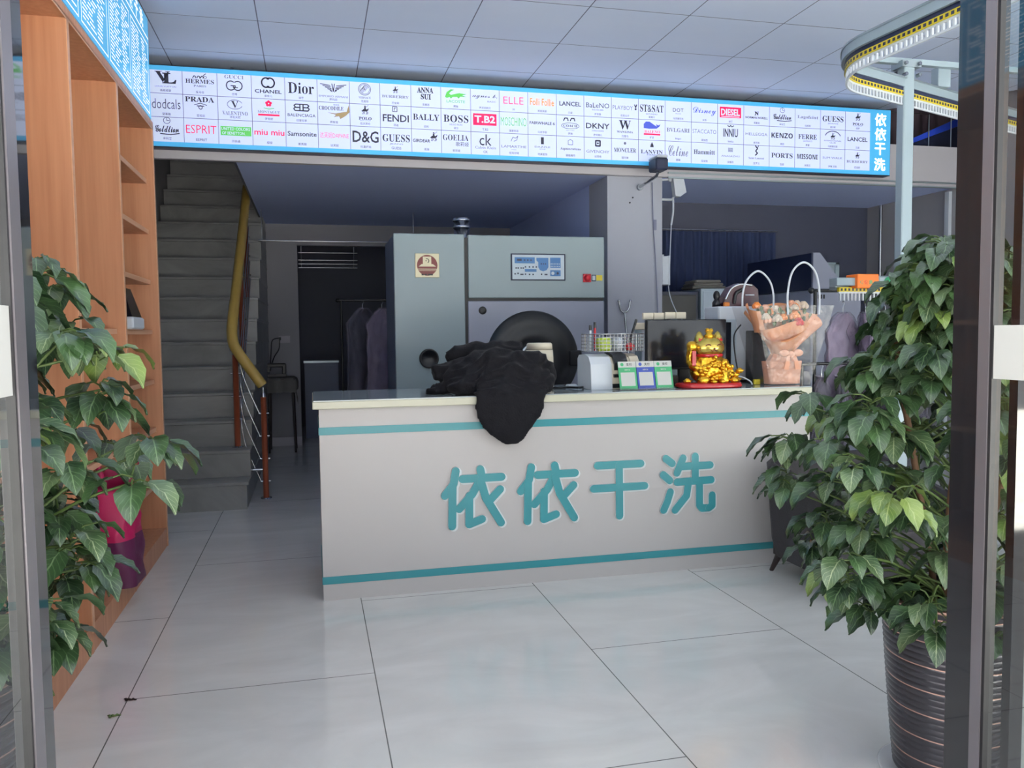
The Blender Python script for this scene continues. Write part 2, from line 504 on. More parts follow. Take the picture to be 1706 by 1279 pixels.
    def ball(self, c, r, n=14, mi=0):
        rx, ry, rz = r if isinstance(r, (tuple, list)) else (r, r, r)
        vs = []; fs = []
        m_ = n // 2 + 1
        for i in range(m_ + 1):
            t = PI * i / m_
            for k in range(n):
                a = 2 * PI * k / n
                vs.append((c[0] + rx * math.sin(t) * math.cos(a), c[1] + ry * math.sin(t) * math.sin(a), c[2] + rz * math.cos(t)))
        for i in range(m_):
            for k in range(n):
                fs.append((i * n + k, (i + 1) * n + k, (i + 1) * n + (k + 1) % n, i * n + (k + 1) % n))
        return self.add(vs, fs, mi, True)
    def prism(self, poly, fr, depth, mi=0, side=None):
        """poly in a plane frame fr=(origin,right,up); front at origin plane, extruded away from the viewer side by depth along normal"""
        o, r, u = [Vector(k) for k in fr]
        nrm = r.cross(u).normalized()
        n = len(poly)
        a = sum(poly[i][0] * poly[(i + 1) % n][1] - poly[(i + 1) % n][0] * poly[i][1] for i in range(n))
        if a < 0: poly = poly[::-1]
        fr_ = [o + r * p[0] + u * p[1] + nrm * depth for p in poly]
        bk = [o + r * p[0] + u * p[1] for p in poly]
        self.add(fr_, [tuple(range(n))], mi)
        self.add(bk, [tuple(range(n))[::-1]], mi)
        self.add(bk + fr_, [(i, (i + 1) % n, n + (i + 1) % n, n + i) for i in range(n)], mi if side is None else side)
        return self
    def text(self, body, fr, box, mi=0, bold=0.0, lift=0.0, mode='fit'):
        """box=(cx,cy,w,h) in frame units: text is scaled to fit and centred"""
        v, f, x0, x1, y0, y1 = text_geo(body, bold)
        o, r, u = [Vector(k) for k in fr]
        nrm = r.cross(u).normalized()
        cx, cy, w, h = box
        sx = w / max(x1 - x0, 1e-6); sy = h / max(y1 - y0, 1e-6)
        if mode == 'fit': sx = sy = min(sx, sy)
        vs = [o + r * (cx + (p[0] - (x0 + x1) / 2) * sx) + u * (cy + (p[1] - (y0 + y1) / 2) * sy) + nrm * lift for p in v]
        return self.add(vs, f, mi)
    def stroke(self, pts, w, fr, depth=0.0, mi=0, side=None, n=7):
        """rounded marker stroke: a chain of capsules"""
        def capsule(a, b):
            dx, dy = b[0] - a[0], b[1] - a[1]
            t = math.atan2(dy, dx)
            P = []
            for k in range(n):
                an = t + PI / 2 + PI * k / (n - 1)
                P.append((a[0] + w / 2 * math.cos(an), a[1] + w / 2 * math.sin(an)))
            for k in range(n):
                an = t - PI / 2 + PI * k / (n - 1)
                P.append((b[0] + w / 2 * math.cos(an), b[1] + w / 2 * math.sin(an)))
            return P
        for i in range(len(pts) - 1):
            P = capsule(pts[i], pts[i + 1])
            if depth > 0:
                self.prism(P, fr, depth - 0.0002 * (len(self.f) % 7), mi, side)
            else:
                o, r, u = [Vector(k) for k in fr]
                self.add([o + r * p[0] + u * p[1] for p in P], [tuple(range(len(P)))], mi)
        return self
    def rect(self, fr, x0, x1, y0, y1, mi=0, lift=0.0):
        o, r, u = [Vector(k) for k in fr]
        nrm = r.cross(u).normalized() * lift
        return self.add([o + r * a + u * b + nrm for a, b in ((x0, y0), (x1, y0), (x1, y1), (x0, y1))], [(0, 1, 2, 3)], mi)
    def disc(self, fr, cx, cy, rad, mi=0, lift=0.0, n=20, ry=None):
        o, r, u = [Vector(k) for k in fr]
        nrm = r.cross(u).normalized() * lift
        ry = ry or rad
        return self.add([o + r * (cx + rad * math.cos(2 * PI * k / n)) + u * (cy + ry * math.sin(2 * PI * k / n)) + nrm for k in range(n)], [tuple(range(n))], mi)
    def poly(self, fr, pts, mi=0, lift=0.0):
        o, r, u = [Vector(k) for k in fr]
        nrm = r.cross(u).normalized() * lift
        n = len(pts)
        a = sum(pts[i][0] * pts[(i + 1) % n][1] - pts[(i + 1) % n][0] * pts[i][1] for i in range(n))
        if a < 0: pts = pts[::-1]
        return self.add([o + r * p[0] + u * p[1] + nrm for p in pts], [tuple(range(n))], mi)
    def build(self, name, mats, parent=None, loc=(0, 0, 0)):
        me = bpy.data.meshes.new(name)
        me.from_pydata([(p[0] * S, p[1] * S, p[2] * S) for p in self.v], [], self.f)
        for m_ in (mats if isinstance(mats, (list, tuple)) else [mats]):
            me.materials.append(M[m_] if isinstance(m_, str) else m_)
        me.polygons.foreach_set('material_index', self.m)
        me.polygons.foreach_set('use_smooth', self.s)
        if any(u is not None for u in self.uv):
            ul = me.uv_layers.new(name='UVMap')
            for p, u in zip(me.polygons, self.uv):
                if u:
                    for li, c in zip(p.loop_indices, u):
                        ul.data[li].uv = c
        me.update()
        o = bpy.data.objects.new(name, me)
        COL.objects.link(o)
        o.location = Vector(loc) * S
        if parent: o.parent = parent
        return o
def blob(mb, voxel, smooth=6, fold=None):
    """weld overlapping closed shapes into one continuous surface, optionally displaced by fold(co)->offset"""
    me = bpy.data.meshes.new('t')
    me.from_pydata(mb.v, [], mb.f)
    o = bpy.data.objects.new('t', me)
    COL.objects.link(o)
    r = o.modifiers.new('r', 'REMESH'); r.mode = 'VOXEL'; r.voxel_size = voxel
    s_ = o.modifiers.new('s', 'SMOOTH'); s_.factor = 0.5; s_.iterations = smooth
    bpy.context.view_layer.update()
    dg = bpy.context.evaluated_depsgraph_get()
    ev = o.evaluated_get(dg)
    m2 = ev.to_mesh()
    out = MB()
    vs = []
    for p in m2.vertices:
        c = p.co.copy()
        if fold: c = c + p.normal * fold(c)
        vs.append(tuple(c))
    out.add(vs, [tuple(p.vertices) for p in m2.polygons], 0, True)
    ev.to_mesh_clear()
    bpy.data.objects.remove(o); bpy.data.meshes.remove(me)
    return out
def tag(o, label, cat, group=None):
    o['label'] = label; o['category'] = cat
    if group: o['group'] = group
    return o
def thing(name, label, cat, loc=(0, 0, 0), group=None, rz=0.0):
    o = bpy.data.objects.new(name, None)
    COL.objects.link(o)
    o.empty_display_size = 0.05
    o.location = Vector(loc) * S
    o.rotation_euler = (0, 0, rz)
    return tag(o, label, cat, group)
def struct(name, mb, mats, parent=None, label=None):
    o = mb.build(name, mats, parent)
    if parent is None: o['kind'] = 'structure'
    if label: o['label'] = label
    return o
FY = lambda y: ((0, y, 0), (1, 0, 0), (0, 0, 1))       # frame of a surface facing the street (-Y)

# ================================================================== the setting
struct('floor', MB().box(-1.8, 6.8, 1.7, 14.2, -0.06, 0), 'floor')
struct('trim_pavement', MB().box(-9, 14, -9, 1.7, -0.10, -0.01), 'pave')
struct('ceiling', MB().add(
    [(-1.8, 1.6, 3.8), (6.8, 1.6, 3.8), (6.8, 6.6, 3.8), (5.88, 7.6, 3.8), (-1.8, 7.6, 3.8),
     (-1.8, 1.6, 3.9), (6.8, 1.6, 3.9), (6.8, 6.6, 3.9), (5.88, 7.6, 3.9), (-1.8, 7.6, 3.9)],
    [(4, 3, 2, 1, 0), (5, 6, 7, 8, 9), (0, 1, 6, 5), (1, 2, 7, 6), (2, 3, 8, 7), (3, 4, 9, 8), (4, 0, 5, 9)]), 'ceil')
struct('wall_left', MB().box(-1.9, -1.8, 1.6, 14.2, 0, 5.3), 'wall')
struct('wall_right', MB().box(6.75, 6.85, 1.6, 7.46, 0, 5.3).box(6.75, 6.85, 7.46, 14.2, 0, 3.0), 'wall')
# mezzanine floor with an open stairwell on the left
mz = MB().box(-0.6, 9.0, 7.52, 14.2, 3.0, 3.42)
struct('trim_mezzanine_slab', mz, 'mezz')
struct('trim_mezzanine_beam', MB().box(-1.8, 9.0, 7.46, 7.52, 3.0, 3.42), 'beam')
struct('trim_beam_track', MB().box(3.4, 6.75, 7.44, 7.46, 2.985, 3.0).box(3.4, 6.75, 7.44, 7.46, 3.03, 3.045), 'alu')
struct('wall_upper', MB().box(-1.8, 9.0, 13.0, 13.1, 3.42, 5.3).box(-1.8, 9.0, 1.6, 14.2, 5.2, 5.3).box(9.0, 9.1, 7.46, 13.0, 3.0, 5.3).box(6.85, 9.0, 7.3, 7.4, 3.42, 5.3), 'panelwall')
# column and the partition running back from it
struct('wall_column', MB().box(2.80, 3.37, 7.52, 8.05, 0, 3.0), 'column')
struct('wall_partition', MB().box(2.80, 2.92, 8.05, 12.1, 0, 3.0), 'mezz')
# back wall of the left bay, with the opening to the garment store
struct('wall_back', MB().box(-0.6, -0.17, 11.5, 11.62, 0, 3.0).box(-0.17, 2.8, 11.5, 11.62, 2.72, 3.0), 'wall')
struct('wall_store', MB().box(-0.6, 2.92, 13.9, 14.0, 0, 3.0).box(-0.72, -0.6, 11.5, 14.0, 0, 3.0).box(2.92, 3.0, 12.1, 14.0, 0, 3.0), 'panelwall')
struct('baseboard_back', MB().box(-0.6, -0.17, 11.48, 11.5, 0, 0.12), 'beam')
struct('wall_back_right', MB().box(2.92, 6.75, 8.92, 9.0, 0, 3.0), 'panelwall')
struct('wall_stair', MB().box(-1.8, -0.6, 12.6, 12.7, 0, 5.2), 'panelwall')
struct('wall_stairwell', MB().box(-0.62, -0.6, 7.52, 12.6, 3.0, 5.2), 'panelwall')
# shop front: header, mullions, fixed panes, and the opening the camera looks through
struct('wall_front', MB().box(-1.9, 6.85, 1.6, 1.7, 3.58, 3.9), 'wall')
fr = MB()
for x, w_ in ((-1.86, .09), (-0.70, .045), (3.30, .09), (5.00, .09), (6.66, .09)):
    fr.box(x, x + w_, 1.62, 1.69, 0, 3.58)
fr.box(-1.86, -0.66, 1.62, 1.69, 0, 0.07).box(1.70, 6.66, 1.62, 1.69, 0, 0.07)
fr.box(-1.86, 6.79, 1.62, 1.69, 2.72, 2.80).box(-1.86, 6.79, 1.62, 1.69, 3.50, 3.58)
fr.box(1.672, 1.712, 1.640, 1.665, 0, 3.58)
wf = struct('window_1', fr, 'blackgloss')
struct('pane', MB().box(-1.77, -0.70, 1.65, 1.66, 0.07, 2.72), 'glass', wf)
struct('pane', MB().box(-1.77, 6.70, 1.65, 1.66, 2.80, 3.50), 'glass', wf)
for a, b in ((1.70, 3.30), (3.39, 5.00), (5.09, 6.66)):
    struct('pane', MB().box(a, b, 1.65, 1.66, 0.07, 2.72), 'glass', wf)

def door_leaf(name, X, sgn, y1, ys, yg, label, lz0, lz1, ly0, ly1):
    """glazed leaf swung out at a right angle to the shop front; sgn = side of the hinge"""
    t = 0.012
    fm = MB()
    fm.box(X - t, X + t, ys, y1, 0.03, 2.70, bev=0.003)
    fm.box(X - t, X + t, 0.72, 0.82, 0.03, 2.70, bev=0.003)
    fm.box(X - t, X + t, 0.82, ys, 2.60, 2.70).box(X - t, X + t, 0.82, ys, 0.03, 0.13)
    d = struct(name, fm, 'blackgloss', label=label)
    e = MB().box(X - t - 0.004, X + t + 0.004, yg, ys, 0.02, 2.71)
    struct('frame_edge', e, 'frameside', d)
    struct('door_gasket', MB().box(X - t - 0.001, X + t + 0.001, yg - 0.008, yg, 0.03, 2.70), 'rubber', d)
    struct('pane', MB().box(X - 0.006, X + 0.006, 0.82, yg - 0.004, 0.13, 2.60), 'glass', d)
    xi = X - sgn * 0.0075
    struct('door_notice', MB().box(min(xi, xi - sgn * 0.002), max(xi, xi - sgn * 0.002), ly0, ly1, lz0, lz1), 'paper', d)
    struct('hinge', MB().cyl((X + sgn * 0.03, y1 - 0.01, 0.35), 0.012, 0.12, 10).cyl((X + sgn * 0.03, y1 - 0.01, 2.2), 0.012, 0.12, 10), 'steel', d)
door_leaf('door_1', -0.5, -1, 1.652, 1.585, 1.535, 'black framed glass door leaf folded back at the left of the picture', 1.405, 1.555, 1.12, 1.532)
door_leaf('door_2', 1.5, 1, 1.652, 1.568, 1.538, 'black framed glass door leaf folded back at the right of the picture', 1.385, 1.505, 1.10, 1.536)

# ------------------------------------------------------------------ stairs
st = MB()
RS, GO = 0.2405, 0.296
for i in range(16):
    y0 = 7.36 + i * GO
    z1 = RS * (i + 1)
    if y0 > 12.3: break
    st.box(-1.78, -0.57 + (-0.015 if i == 0 else 0.0), y0, 12.58, z1 - RS, z1 - 0.03)
    st.box(-1.78, -0.565, y0 - 0.012, 12.58, z1 - 0.03, z1, bev=0.004)
struct('trim_stairs', st, 'stone')

# ================================================================== railing
rl = thing('stair_railing', 'copper coloured posts, steel rods and an ochre handrail climbing the grey stairs', 'railing', (-0.45, 7.8, 0))
rx, ry = 0.45, -7.8
def L3(p): return (p[0] + rx, p[1] + ry, p[2])
hp = [(-0.45, 7.74, 1.05), (-0.49, 7.74, 1.11), (-0.56, 7.76, 1.21), (-0.64, 7.78, 1.33), (-0.695, 7.82, 1.43), (-0.715, 7.92, 1.56), (-0.71, 8.1, 1.74), (-0.70, 8.6, 2.14), (-0.69, 9.2, 2.63), (-0.68, 9.9, 3.20)]
def smooth_path(P, n=6):
    P = [Vector(p) for p in P]; out = []
    for i in range(len(P) - 1):
        p0 = P[max(i - 1, 0)]; p1 = P[i]; p2 = P[i + 1]; p3 = P[min(i + 2, len(P) - 1)]
        for k in range(n):
            t = k / n
            out.append(0.5 * ((2 * p1) + (p2 - p0) * t + (2 * p0 - 5 * p1 + 4 * p2 - p3) * t * t + (3 * p1 - p0 - 3 * p2 + p3) * t ** 3))
    out.append(P[-1])
    return out
MB().tube(smooth_path([L3(p) for p in hp]), 0.048, 14).build('handrail', 'handrail', rl)
posts = [(-0.45, 7.81, 0.0, 0.97), (-0.69, 7.86, 0.481, 1.36), (-0.69, 8.72, 1.20, 2.16), (-0.69, 9.60, 1.92, 2.86)]
for i, (x, y, z0, z1) in enumerate(posts):
    q = MB().cyl(L3((x, y, z0)), 0.026, z1 - z0 - 0.03, 14)
    po = q.build('post', 'copper', rl)
    MB().cyl(L3((x, y, z0)), 0.048, 0.012, 16).build('base_flange', 'chrome', po)
    MB().lathe([(0.026, 0), (0.02, 0.03), (0.008, 0.05), (0.007, 0.09)], L3((x, y, z1 - 0.03)), 12).build('top_pin', 'chrome', po)
    cl = MB()
    for k in range(4):
        zz = z0 + 0.16 + k * 0.21 + (0.1 if i else 0.0)
        cl.tube([L3((x - 0.045, y, zz)), L3((x + 0.045, y, zz))], 0.007, 8)
    cl.build('rod_clamp', 'chrome', po)
for k in range(4):
    za, zb = 0.16 + k * 0.21, 0.60 + 0.14 + k * 0.19
    P = [(-0.49, 7.81, za), (-0.56, 7.82, za + 0.17), (-0.62, 7.83, za + 0.34), (-0.655, 7.86, zb + 0.0), (-0.655, 8.2, zb + 0.22), (-0.655, 8.72, zb + 0.68), (-0.655, 9.6, zb + 1.4)]
    MB().tube(smooth_path([L3(p) for p in P], 5), 0.006, 6).build('rod', 'chrome', rl)
MB().tube([L3((-0.45, 7.81, 0.27)), L3((-0.57, 7.81, 0.27))], 0.012, 8).build('side_bracket', 'chrome', rl)

# ================================================================== counter
ct = thing('reception_counter', 'long white reception counter with teal stripes and teal shop lettering', 'counter', (1.57, 5.05, 0))
cx0, cy0 = -1.57, -5.05
b_ = MB().box(0.025 + cx0, 3.12 + cx0, 4.66 + cy0, 5.40 + cy0, 0.0, 1.087)
body = b_.build('counter_body', 'white', ct)
MB().box(-0.01 + cx0, 3.115 + cx0, 4.628 + cy0, 5.44 + cy0, 1.089, 1.132, bev=0.004).build('counter_edge', 'cream', ct)['label'] = 'cream counter top edge'
MB().box(-0.004 + cx0, 3.109 + cx0, 4.634 + cy0, 5.436 + cy0, 1.132, 1.1375).build('counter_top', 'top', ct)['label'] = 'glossy counter top surface, greyed like the dark room it reflects'
for z0, z1 in ((0.942, 0.985), (0.093, 0.136)):
    s_ = MB().box(0.024 + cx0, 3.121 + cx0, 4.656 + cy0, 4.66 + cy0, z0, z1).box(0.021 + cx0, 0.025 + cx0, 4.656 + cy0, 5.40 + cy0, z0, z1)
    s_.build('stripe', 'teal', ct)['label'] = 'teal stripe'
YI = [[(0.79, 0.704), (0.776, 0.627), (0.724, 0.563)], [(0.77, 0.616), (0.764, 0.381)], [(0.935, 0.708), (0.942, 0.674)], [(0.829, 0.655), (1.063, 0.656)], [(0.934, 0.646), (0.887, 0.565), (0.807, 0.48)], [(0.868, 0.554), (0.865, 0.386), (0.942, 0.412)], [(0.937, 0.64), (0.966, 0.537), (1.056, 0.384)], [(1.053, 0.583), (0.989, 0.519)]]
GAN = [[(1.66, 0.692), (1.941, 0.692)], [(1.634, 0.552), (1.966, 0.553)], [(1.799, 0.687), (1.801, 0.376)]]
XI = [[(2.107, 0.714), (2.149, 0.682)], [(2.089, 0.614), (2.133, 0.576)], [(2.137, 0.504), (2.117, 0.445), (2.092, 0.393)], [(2.222, 0.712), (2.181, 0.621)], [(2.20, 0.659), (2.407, 0.66)], [(2.304, 0.72), (2.305, 0.566)], [(2.181, 0.563), (2.414, 0.566)], [(2.258, 0.551), (2.246, 0.474), (2.169, 0.388)], [(2.333, 0.547), (2.334, 0.41), (2.352, 0.389), (2.399, 0.389), (2.421, 0.403), (2.421, 0.469)]]
YI2 = [[(x + 0.454, z) for x, z in s] for s in YI]
for ch in (YI, YI2, GAN, XI):
    q = MB()
    fr_ = ((cx0, 4.6598 + cy0, 0), (1, 0, 0), (0, 0, 1))
    for s in ch:
        q.stroke([(x + 0.010, z - 0.008) for x, z in s], 0.054, fr_, 0.004, 1, 1)
    for s in ch:
        q.stroke(s, 0.047, fr_, 0.016, 0, 1)
    q.build('raised_character', ['teal', 'tealside'], ct)

# ================================================================== brand light box
XS = [-1.251, -0.989, -0.717, -0.444, -0.172, 0.096, 0.368, 0.629, 0.9, 1.166, 1.435, 1.699, 1.966, 2.238, 2.506, 2.776, 3.046, 3.319, 3.589, 3.867, 4.146, 4.427, 4.709, 4.996, 5.28, 5.569]
ZS = [3.112, 3.312, 3.503, 3.690]
sg = thing('light_box_sign', 'long backlit cyan and white sign of clothing logos under the ceiling', 'sign', (2.2, 7.46, 3.06))
sx, sy_, sz = -2.2, -7.46, -3.06
FR = ((sx, 7.34 + sy_, sz), (1, 0, 0), (0, 0, 1))
MB().box(-1.36 + sx, 5.815 + sx, 7.345 + sy_, 7.455 + sy_, 3.068 + sz, 3.735 + sz).build('housing', 'navy', sg)
MB().box(-1.355 + sx, 5.81 + sx, 7.341 + sy_, 7.345 + sy_, 3.075 + sz, 3.728 + sz).build('cyan_face', 'cyan', sg)
MB().box(-1.26 + sx, 5.569 + sx, 7.339 + sy_, 7.341 + sy_, 3.112 + sz, 3.690 + sz).build('white_face', 'signwhite', sg)
g = MB()
for x in XS[1:-1]: g.rect(FR, x - 0.0022, x + 0.0022, ZS[0], ZS[3], 0, 0.0014)
for z in ZS[1:3]: g.rect(FR, -1.26, 5.569, z - 0.0022, z + 0.0022, 0, 0.0014)
g.build('grid_lines', 'signgrey', sg)
MATS = ['signink', 'signgrey', 'signred', 'signgreen', 'signorange', 'signblue', 'signpink', 'signgold', 'signwhite']
K, G, RD, GR, OR, BL, PK, TN, WH = range(9)
def arc(cx, cy, r, a0, a1, n=14, ry=None):
    ry = ry or r
    return [(cx + r * math.cos(math.radians(a0 + (a1 - a0) * i / n)), cy + ry * math.sin(math.radians(a0 + (a1 - a0) * i / n))) for i in range(n + 1)]
def horseman(q, fr, cx, cy, s, c=K):
    q.poly(fr, [(cx - .5 * s, cy - .1 * s), (cx - .2 * s, cy + .18 * s), (cx + .25 * s, cy + .15 * s), (cx + .5 * s, cy + .32 * s), (cx + .42 * s, cy + .02 * s), (cx + .2 * s, cy - .12 * s), (cx - .25 * s, cy - .14 * s)], c)
    for dx in (-.32, -.16, .14, .28): q.stroke([(cx + dx * s, cy - .1 * s), (cx + (dx + .1) * s, cy - .3 * s), (cx + (dx - .02) * s, cy - .5 * s)], .07 * s, fr, 0, c, n=3)
    q.poly(fr, [(cx - .12 * s, cy + .1 * s), (cx - .1 * s, cy + .45 * s), (cx + .08 * s, cy + .45 * s), (cx + .14 * s, cy + .1 * s)], c)
    q.disc(fr, cx, cy + .55 * s, .1 * s, c, n=8)
    q.stroke([(cx, cy + .35 * s), (cx + .45 * s, cy + .7 * s)], .04 * s, fr, 0, c, n=3)
def clock(q, fr, cx, cy, s):
    q.stroke(arc(cx, cy, s, 0, 360, 18), .16 * s, fr, 0, K, n=3)
    q.stroke([(cx, cy + s * .8), (cx, cy), (cx + s * .8, cy)], .16 * s, fr, 0, K, n=3)
def logo(r, c, key, q, fr, x, z, w, h):
    T = lambda s, col, cx, cy, ww, hh, bold=0.0, mode='fit': q.text(s, fr, (x + cx * w, z + cy * h, ww * w, hh * h), col, bold, 0, mode)
    ST = lambda pts, lw, col=K: q.stroke([(x + a * w, z + b * h) for a, b in pts], lw * h, fr, 0, col, n=3)
    k = key
    if k == 'LV':
        T(serif('L'), K, .62, .66, .42, .46, .02, 'box'); T(serif('V'), K, .42, .72, .46, .46, .0, 'box')
        T('LOUIS VUITTON', G, .5, .30, .62, .06, 0, 'box')
    elif k == 'HERMES':
        for dx in (.3, .42, .52): ST([(dx, .74), (dx + .04, .84), (dx + .09, .80), (dx + .08, .74)], .035)
        ST(arc(.66, .79, .045, 0, 360, 10), .02); ST([(.6, .85), (.68, .95)], .03)
        T(serif('HERMES'), K, .5, .60, .82, .19, 0, 'box'); T(serif('PARIS'), G, .5, .40, .36, .09, 0, 'box')
    elif k == 'GUCCI':
        T(serif('GUCCI'), G, .5, .88, .56, .16, -.005, 'box')
        ST(arc(.40, .50, .13, 50, 360, 16, .2), .045); ST(arc(.60, .50, .13, 130, -180, 16, .2), .045)
        ST([(.40, .50), (.53, .50)], .04); ST([(.47, .42), (.60, .42)], .04)
    elif k == 'CHANEL':
        ST(arc(.44, .72, .13, 50, 310, 16, .21), .065); ST(arc(.56, .72, .13, 130, -130, 16, .21), .065)
        T('CHANEL', K, .5, .33, .80, .16, .02, 'box')
    elif k == 'ARMANI':
        for i in range(5):
            e = .40 - i * .075
            ST([(.5 - e, .82 - i * .07), (.5 - .1 * (1 - i / 6), .76 - i * .07)], .035); ST([(.5 + e, .82 - i * .07), (.5 + .1 * (1 - i / 6), .76 - i * .07)], .035)
        ST([(.46, .84), (.5, .50), (.54, .84)], .04)
        T('EMPORIO ARMANI', G, .5, .27, .90, .09, 0, 'box')
    elif k == 'VERSACE':
        ST(arc(.5, .68, .20, 0, 360, 18, .27), .03, G); ST(arc(.5, .68, .16, 0, 360, 16, .22), .02, G)
        for i in range(6): ST(arc(.44 + .02 * i, .6 + .035 * i, .08, 0, 270, 8, .1), .018, G)
        T(serif('VERSACE'), G, .5, .30, .40, .1, 0, 'box')
    elif k in ('BURB',):
        horseman(q, fr, x + .5 * w, z + .72 * h, .26 * h); T(serif('BURBERRY'), G, .5, .42, .86, .12, 0, 'box')
    elif k == 'LACOSTE':
        q.poly(fr, [(x + a * w, z + b * h) for a, b in [(.14, .55), (.20, .78), (.34, .92), (.46, .90), (.36, .84), (.28, .72), (.34, .66), (.5, .72), (.62, .76), (.86, .72), (.72, .66), (.86, .60), (.66, .60), (.6, .50), (.54, .58), (.4, .56), (.34, .48), (.3, .55), (.2, .50)]], GR)
        T('LACOSTE', GR, .5, .36, .62, .13, .01, 'box')
    elif k == 'MONTAGUT':
        for i in range(5): q.disc(fr, x + (.5 + .06 * math.cos(i * 1.257 + 1.57)) * w, z + (.80 + .08 * math.sin(i * 1.257 + 1.57)) * h, .045 * w, RD, n=8)
        q.disc(fr, x + .5 * w, z + .80 * h, .02 * w, WH, .0002, n=8)
        ST([(.36, .60), (.5, .56), (.66, .60)], .03, GR); T(serif('MONTAGUT'), G, .5, .43, .66, .11, 0, 'box')
        q.rect(fr, x + .18 * w, x + .82 * w, z + .26 * h, z + .34 * h, RD)
    elif k == 'VALENTINO':
        ST(arc(.5, .68, .22, 20, 340, 18, .2), .02); T(serif('V'), K, .5, .68, .22, .3, 0, 'box'); T(serif('VALENTINO'), G, .5, .30, .74, .17, -.004, 'box')
    elif k == 'BB':
        for s in (-1, 1):
            ST([(.5, .56), (.5 + s * .2, .56), (.5 + s * .24, .64), (.5 + s * .2, .70), (.5 + s * .04, .70)], .05)
            ST([(.5, .84), (.5 + s * .18, .84), (.5 + s * .23, .78), (.5 + s * .18, .70)], .05); ST([(.5 + s * .05, .56), (.5 + s * .05, .84)], .05)
        T('BALENCIAGA', K, .5, .36, .86, .13, .005, 'box')
    elif k == 'CROC':
        T(serif('CROCODILE'), K, .42, .74, .76, .17, 0, 'box'); T('鳄鱼恤', G, .58, .90, .22, .08)
        q.poly(fr, [(x + a * w, z + b * h) for a, b in [(.3, .55), (.55, .52), (.9, .62), (.97, .92), (.99, .60), (.86, .42), (.7, .28), (.66, .4), (.5, .36), (.56, .46)]], TN)
    elif k in ('POLO',):
        horseman(q, fr, x + .5 * w, z + .72 * h, .34 * h); T(serif('POLO'), K, .5, .36, .42, .14, .01, 'box'); T('RALPH LAUREN', G, .5, .26, .34, .03, 0, 'box')
    elif k == 'CLOCK':
        clock(q, fr, x + .5 * w, z + .86 * h, .13 * h); T(scripty('Goldlion'), K, .5, .52, .70, .28, .02, 'box'); ST([(.3, .32), (.6, .29), (.86, .35)], .04)
    elif k == 'BENET':
        q.rect(fr, x + .06 * w, x + .96 * w, z + .36 * h, z + .74 * h, GR)
        q.text('UNITED COLORS', fr, (x + .5 * w, z + .64 * h, .84 * w, .12 * h), WH, .01, .0003, 'box'); q.text('OF BENETTON.', fr, (x + .44 * w, z + .46 * h, .68 * w, .12 * h), WH, .01, .0003, 'box')
    elif k in ('TB2', 'DIESEL'):
        q.rect(fr, x + .08 * w, x + .90 * w, z + .32 * h, z + .86 * h, RD)
        q.text('T.B2' if k == 'TB2' else 'DIESEL', fr, (x + .49 * w, z + .60 * h, .72 * w, .34 * h), WH, .03, .0003, 'box')
        if k == 'DIESEL': q.rect(fr, x + .14 * w, x + .84 * w, z + .36 * h, z + .39 * h, WH, .0003)
    elif k == 'WHALE':
        q.poly(fr, [(x + a * w, z + b * h) for a, b in [(.2, .58), (.2, .78), (.28, .90), (.42, .90), (.56, .78), (.68, .68), (.66, .80), (.74, .74), (.82, .80), (.78, .68), (.68, .58), (.4, .56)]], BL)
        T(serif('BALENO'), RD, .52, .42, .58, .13, 0, 'box'); q.rect(fr, x + .2 * w, x + .82 * w, z + .25 * h, z + .33 * h, RD)
    elif k == 'FENDI':
        ST([(.40, .74), (.40, .96), (.54, .96), (.54, .74), (.40, .74)], .03); ST([(.45, .78), (.45, .90), (.50, .90)], .03)
        T('FENDI', K, .5, .44, .84, .32, .015, 'box')
    elif k == 'COACH':
        for dx in (.26, .5): ST([(dx, .74), (dx + .04, .86), (dx + .14, .86), (dx + .16, .74)], .05)
        ST(arc(.5, .5, .32, 0, 360, 20, .14), .02); T(serif('COACH'), K, .5, .50, .5, .12, 0, 'box'); T('NEW YORK', G, .5, .28, .3, .04, 0, 'box')
    elif k == 'WANL':
        T(serif('W'), K, .5, .68, .44, .44, 0, 'box'); ST([(.42, .5), (.5, .86), (.58, .5)], .03); T(serif('WANLIMA'), K, .5, .34, .6, .1, 0, 'box')
    elif k == 'PLANE':
        T('GIRDEAR', K, .33, .50, .58, .14, .02, 'box'); horseman(q, fr, x + .74 * w, z + .68 * h, .34 * h)
    elif k == 'GOELIA':
        T(serif('GOELIA'), K, .48, .70, .86, .26, -.006, 'box'); T('歌莉娅', K, .70, .42, .44, .2)
    elif k == 'CK':
        T('ck', K, .5, .66, .42, .5, .0, 'box'); T('Calvin Klein', G, .5, .32, .72, .12, 0, 'box')
    elif k == 'BOX':
        ST([(.42, .62), (.42, .86), (.58, .86), (.58, .62), (.42, .62)], .07); q.rect(fr, x + .47 * w, x + .53 * w, z + .7 * h, z + .78 * h, K)
        T('GIVENCHY', G, .5, .36, .84, .13, 0, 'box')
    elif k == 'CREST':
        T(serif('Aquascutum'), K, .5, .42, .74, .14, 0, 'box'); ST([(.42, .62), (.42, .8), (.5, .86), (.58, .8), (.58, .62), (.42, .62)], .025, G)
    elif k == 'TOWER':
        q.rect(fr, x + .45 * w, x + .55 * w, z + .58 * h, z + .90 * h, K); T('DAZZLE', K, .5, .46, .54, .07, 0, 'box'); T('HOUSE', G, .5, .36, .2, .05, 0, 'box')
    elif k == 'BIRD':
        ST([(.4, .66), (.46, .84), (.56, .80), (.64, .9), (.6, .72), (.5, .66)], .025, G); T('LAMARTHE', G, .5, .42, .88, .11, 0, 'box'); T('PARIS', G, .5, .28, .16, .04, 0, 'box')
    elif k == 'ROSE':
